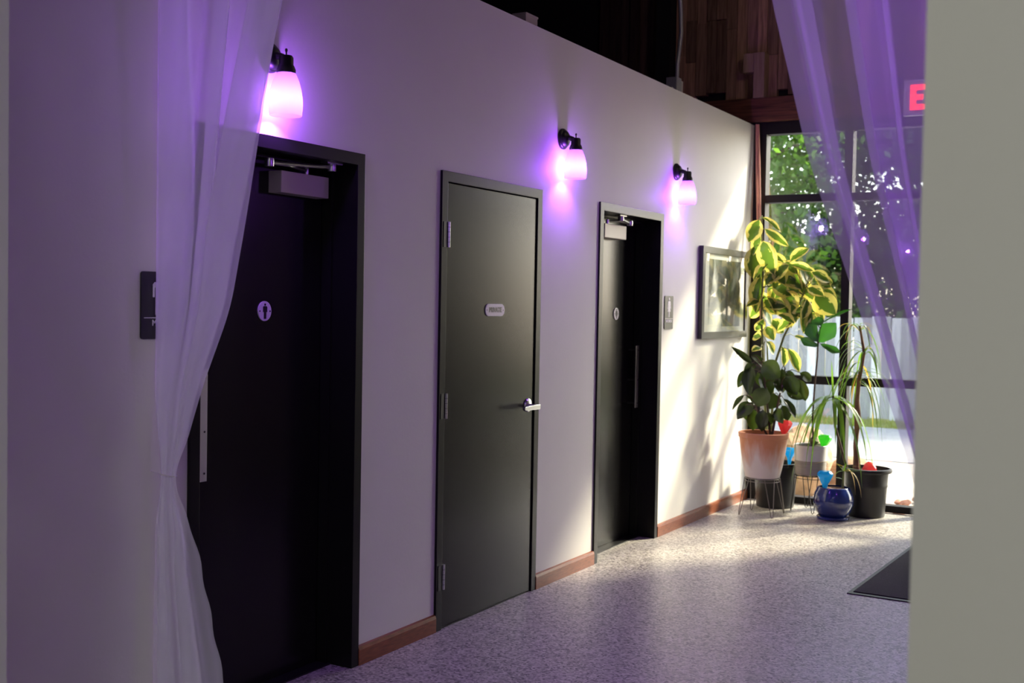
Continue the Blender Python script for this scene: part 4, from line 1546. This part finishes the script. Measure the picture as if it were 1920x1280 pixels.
# ------------------------------------------------------------------ rocks
def rock(name, c, r, mat, label, seed, cat='rock', group=None, flat=0.8):
    bm = bmesh.new()
    bmesh.ops.create_icosphere(bm, subdivisions=3, radius=1.0)
    rr_ = random.Random(seed)
    dirs = [(Vector((rr_.uniform(-1, 1), rr_.uniform(-1, 1), rr_.uniform(-1, 1))).normalized(), rr_.uniform(0.62, 0.9)) for _ in range(12)]
    for v_ in bm.verts:
        p_ = v_.co.normalized()
        k_ = 1.0
        for d_, lim in dirs:
            dd = p_.dot(d_)
            if dd > 0.05:
                k_ = min(k_, lim / dd)
        k_ *= 1 + 0.03 * math.sin(9 * p_.x + seed) * math.sin(11 * p_.y)
        v_.co = Vector((p_.x * k_ * r[0], p_.y * k_ * r[1], p_.z * k_ * r[2]))
    zmin = min(v_.co.z for v_ in bm.verts)
    for v_ in bm.verts:
        v_.co += Vector((c[0], c[1], c[2] - zmin))
    me_ = bpy.data.meshes.new(name)
    bm.to_mesh(me_)
    bm.free()
    o_ = link_mesh(name, me_, mat, None, loc=c)
    return tag(o_, label, cat, group)


q = at(cB, 25, 509, 0.03)
rock('pebble', tuple(q), (0.045, 0.04, 0.035), 'rock_grey', 'grey brown pebble resting on soil in the white and taupe pot', 3, 'pebble')

# ------------------------------------------------------------------ pink cord from the window head to the tall plant
pc = empty('plant_tie', (9.2, -0.05, 3.04), 'salmon pink double cord hanging from the wall top to the tall plant', 'plant tie')
for du in (0.0, 0.022):
    pts = [(9.215 + du * 0.2, -0.030 - du * 0.6, 3.05), (9.20, -0.045 - du, 2.7), (9.17, -0.075 - du, 2.2), (9.12, -0.118 - du * 0.8, 1.8), (9.08, -0.150 - du * 0.5, 1.42)]
    MB().tube(pts, 0.009, 8).build('strand', 'cord_pink', pc, smooth=True)

# ------------------------------------------------------------------ outdoors
GZ = -0.10
g = bx('ground_gravel', (WXC + 0.11, -14, GZ - 0.2), (13.2, 22, GZ), 'gravel_ground')
tag(g, 'sunlit pale gravel strip outside the window', 'gravel', kind='structure')
g = bx('ground_road', (13.2, -14, GZ - 0.2), (16.85, 22, GZ + 0.01), 'asphalt')
tag(g, 'sunlit pale grey driveway beyond the gravel', 'road', kind='structure')
g = bx('ground_lawn', (16.85, -14, GZ - 0.2), (40, 22, GZ), 'lawn')
tag(g, 'dry grass verge along the fence', 'lawn', kind='structure')

rn = random.Random(9)
gv = []
gf = []
for i in range(5200):
    x_ = rn.uniform(16.88, 17.85)
    y_ = rn.uniform(-5, 6)
    h_ = rn.uniform(0.03, 0.10)
    an = rn.uniform(0, math.pi)
    dx, dy = 0.012 * math.cos(an), 0.012 * math.sin(an)
    k_ = len(gv)
    gv += [(x_ - dx, y_ - dy, GZ), (x_ + dx, y_ + dy, GZ), (x_ + rn.uniform(-.04, .04), y_ + rn.uniform(-.04, .04), GZ + h_)]
    gf.append((k_, k_ + 1, k_ + 2))
me = bpy.data.meshes.new('grass')
me.from_pydata(gv, [], gf)
me.uv_layers.new(name='UVMap')
o = link_mesh('grass', me, 'grass_blade')
tag(o, 'short dry grass at the foot of the fence', 'grass', kind='stuff')

fe = empty('board_fence', (17.9, 1.0, GZ), 'weathered grey vertical board fence across the driveway', 'fence')
fb = MB().box((-0.011, -0.0665, 0), (0.011, 0.0665, 1.53)).build('board', 'fence_wood', fe, loc=(17.9, 1.0, GZ))
first = True
y = -5.0
while y < 6.5:
    o = fb if first else fb.copy()
    if not first:
        COL.objects.link(o)
        o.parent = fe
    else:
        o.data.transform(Matrix.Translation(Vector((17.9, 1.0, GZ))))
    first = False
    o.location = (rn.uniform(-0.006, 0.006), y - 1.0, rn.uniform(0.0, 0.05))
    o.rotation_euler = (rn.uniform(-0.006, 0.006), 0, 0)
    y += 0.139
for z_ in (0.3, 1.25):
    bx('rail', (17.915, -5.1, GZ + z_), (17.955, 6.6, GZ + z_ + 0.09), 'fence_wood', fe)
y = -5.0
while y < 6.6:
    bx('post', (17.955, y - 0.05, GZ), (18.055, y + 0.05, GZ + 1.5), 'fence_wood', fe)
    y += 2.3


def tree(name, c, h, rx, seed, label, mat, nleaf=12000, z0=1.2, size=0.16):
    rt_ = empty(name, c, label, 'tree', 'trees behind the board fence')
    rr_ = random.Random(seed)
    C0 = Vector(c)
    mb_ = MB()
    pts = [C0 + Vector((rr_.uniform(-.1, .1) * i, rr_.uniform(-.1, .1) * i, h * 0.8 * i / 6)) for i in range(7)]
    mb_.tube(pts, [0.16, 0.14, 0.12, 0.10, 0.08, 0.05, 0.02], 8)
    tips = []
    for i in range(46):
        t = rr_.uniform(0.18, 1.0)
        p0 = pts[min(5, int(t * 6))]
        an = rr_.uniform(0, 2 * math.pi)
        ln = rx * rr_.uniform(0.5, 1.0) * (1.1 - 0.5 * t)
        p1 = p0 + Vector((math.cos(an) * ln, math.sin(an) * ln, rr_.uniform(-0.15, 0.5) * ln))
        mb_.tube([p0, p0.lerp(p1, 0.5) + Vector((0, 0, 0.1)), p1], [0.035, 0.022, 0.008], 5)
        tips += [p0.lerp(p1, q_) for q_ in (0.45, 0.7, 0.9, 1.05)]
    mb_.build('trunk', 'tree_bark', rt_, smooth=True)
    v_ = []
    f_ = []
    for i in range(nleaf):
        t_ = rr_.choice(tips)
        p_ = t_ + Vector((rr_.gauss(0, .36), rr_.gauss(0, .36), rr_.gauss(0, .32)))
        if p_.z < z0 or p_.x < 18.1:
            continue
        a_ = Vector((rr_.gauss(0, 1), rr_.gauss(0, 1), rr_.gauss(0, 1) - 0.4)).normalized()
        b_ = a_.orthogonal().normalized()
        b_ = Matrix.Rotation(rr_.uniform(0, 6.28), 3, a_) @ b_
        s_ = size * rr_.uniform(0.6, 1.3)
        k_ = len(v_)
        v_ += [tuple(p_), tuple(p_ + a_ * s_ * 0.5 + b_ * s_ * 0.28), tuple(p_ + a_ * s_), tuple(p_ + a_ * s_ * 0.5 - b_ * s_ * 0.28)]
        f_.append((k_, k_ + 1, k_ + 2, k_ + 3))
    me_ = bpy.data.meshes.new('crown')
    me_.from_pydata(v_, [], f_)
    me_.uv_layers.new(name='UVMap')
    o_ = link_mesh('crown', me_, mat, rt_)
    o_['kind'] = 'stuff'
    return rt_


tree('shade_tree', (20.3, 3.6, GZ), 8.0, 2.3, 1, 'bright green leafy tree behind the fence beside the window corner', 'tree_leaf')
tree('shade_tree', (21.5, 1.2, GZ), 8.5, 2.4, 2, 'deep green tree behind the fence seen past the window mullion', 'tree_leaf_dark')
tree('shade_tree', (20.6, -1.4, GZ), 7.5, 2.2, 3, 'green tree behind the fence seen through the hanging curtain', 'tree_leaf')
tree('shade_tree', (24.5, 3.0, GZ), 10.0, 3.0, 4, 'tall dark tree standing farther back above the fence', 'tree_leaf_dark', 14000, size=0.2)
tree('shade_tree', (25.0, -0.5, GZ), 10.0, 3.0, 5, 'tall dark tree farther back behind the hanging curtain', 'tree_leaf_dark', 14000, size=0.2)
tree('shade_tree', (19.6, 5.6, GZ), 6.5, 2.0, 6, 'light green tree hidden mostly by the corridor wall end', 'tree_leaf')

rock('boulder', (9.98, -0.22, GZ), (0.26, 0.30, 0.36), 'rock_sand', 'orange sandstone boulder outside the glass behind the pots', 12, 'boulder')
rock('boulder', (10.25, -0.62, GZ), (0.20, 0.26, 0.20), 'rock_sand', 'smaller sandstone boulder outside behind the white and taupe pot', 15, 'boulder')
rr2 = random.Random(31)
for i in range(14):
    rock('landscape_stone', (rr2.uniform(9.75, 10.5), rr2.uniform(-1.25, -0.05), GZ), (rr2.uniform(0.035, 0.07), rr2.uniform(0.035, 0.07), rr2.uniform(0.025, 0.05)), 'rock_red', 'reddish landscape stone in the bed outside the window', 40 + i, 'stone', 'reddish stones outside the window')
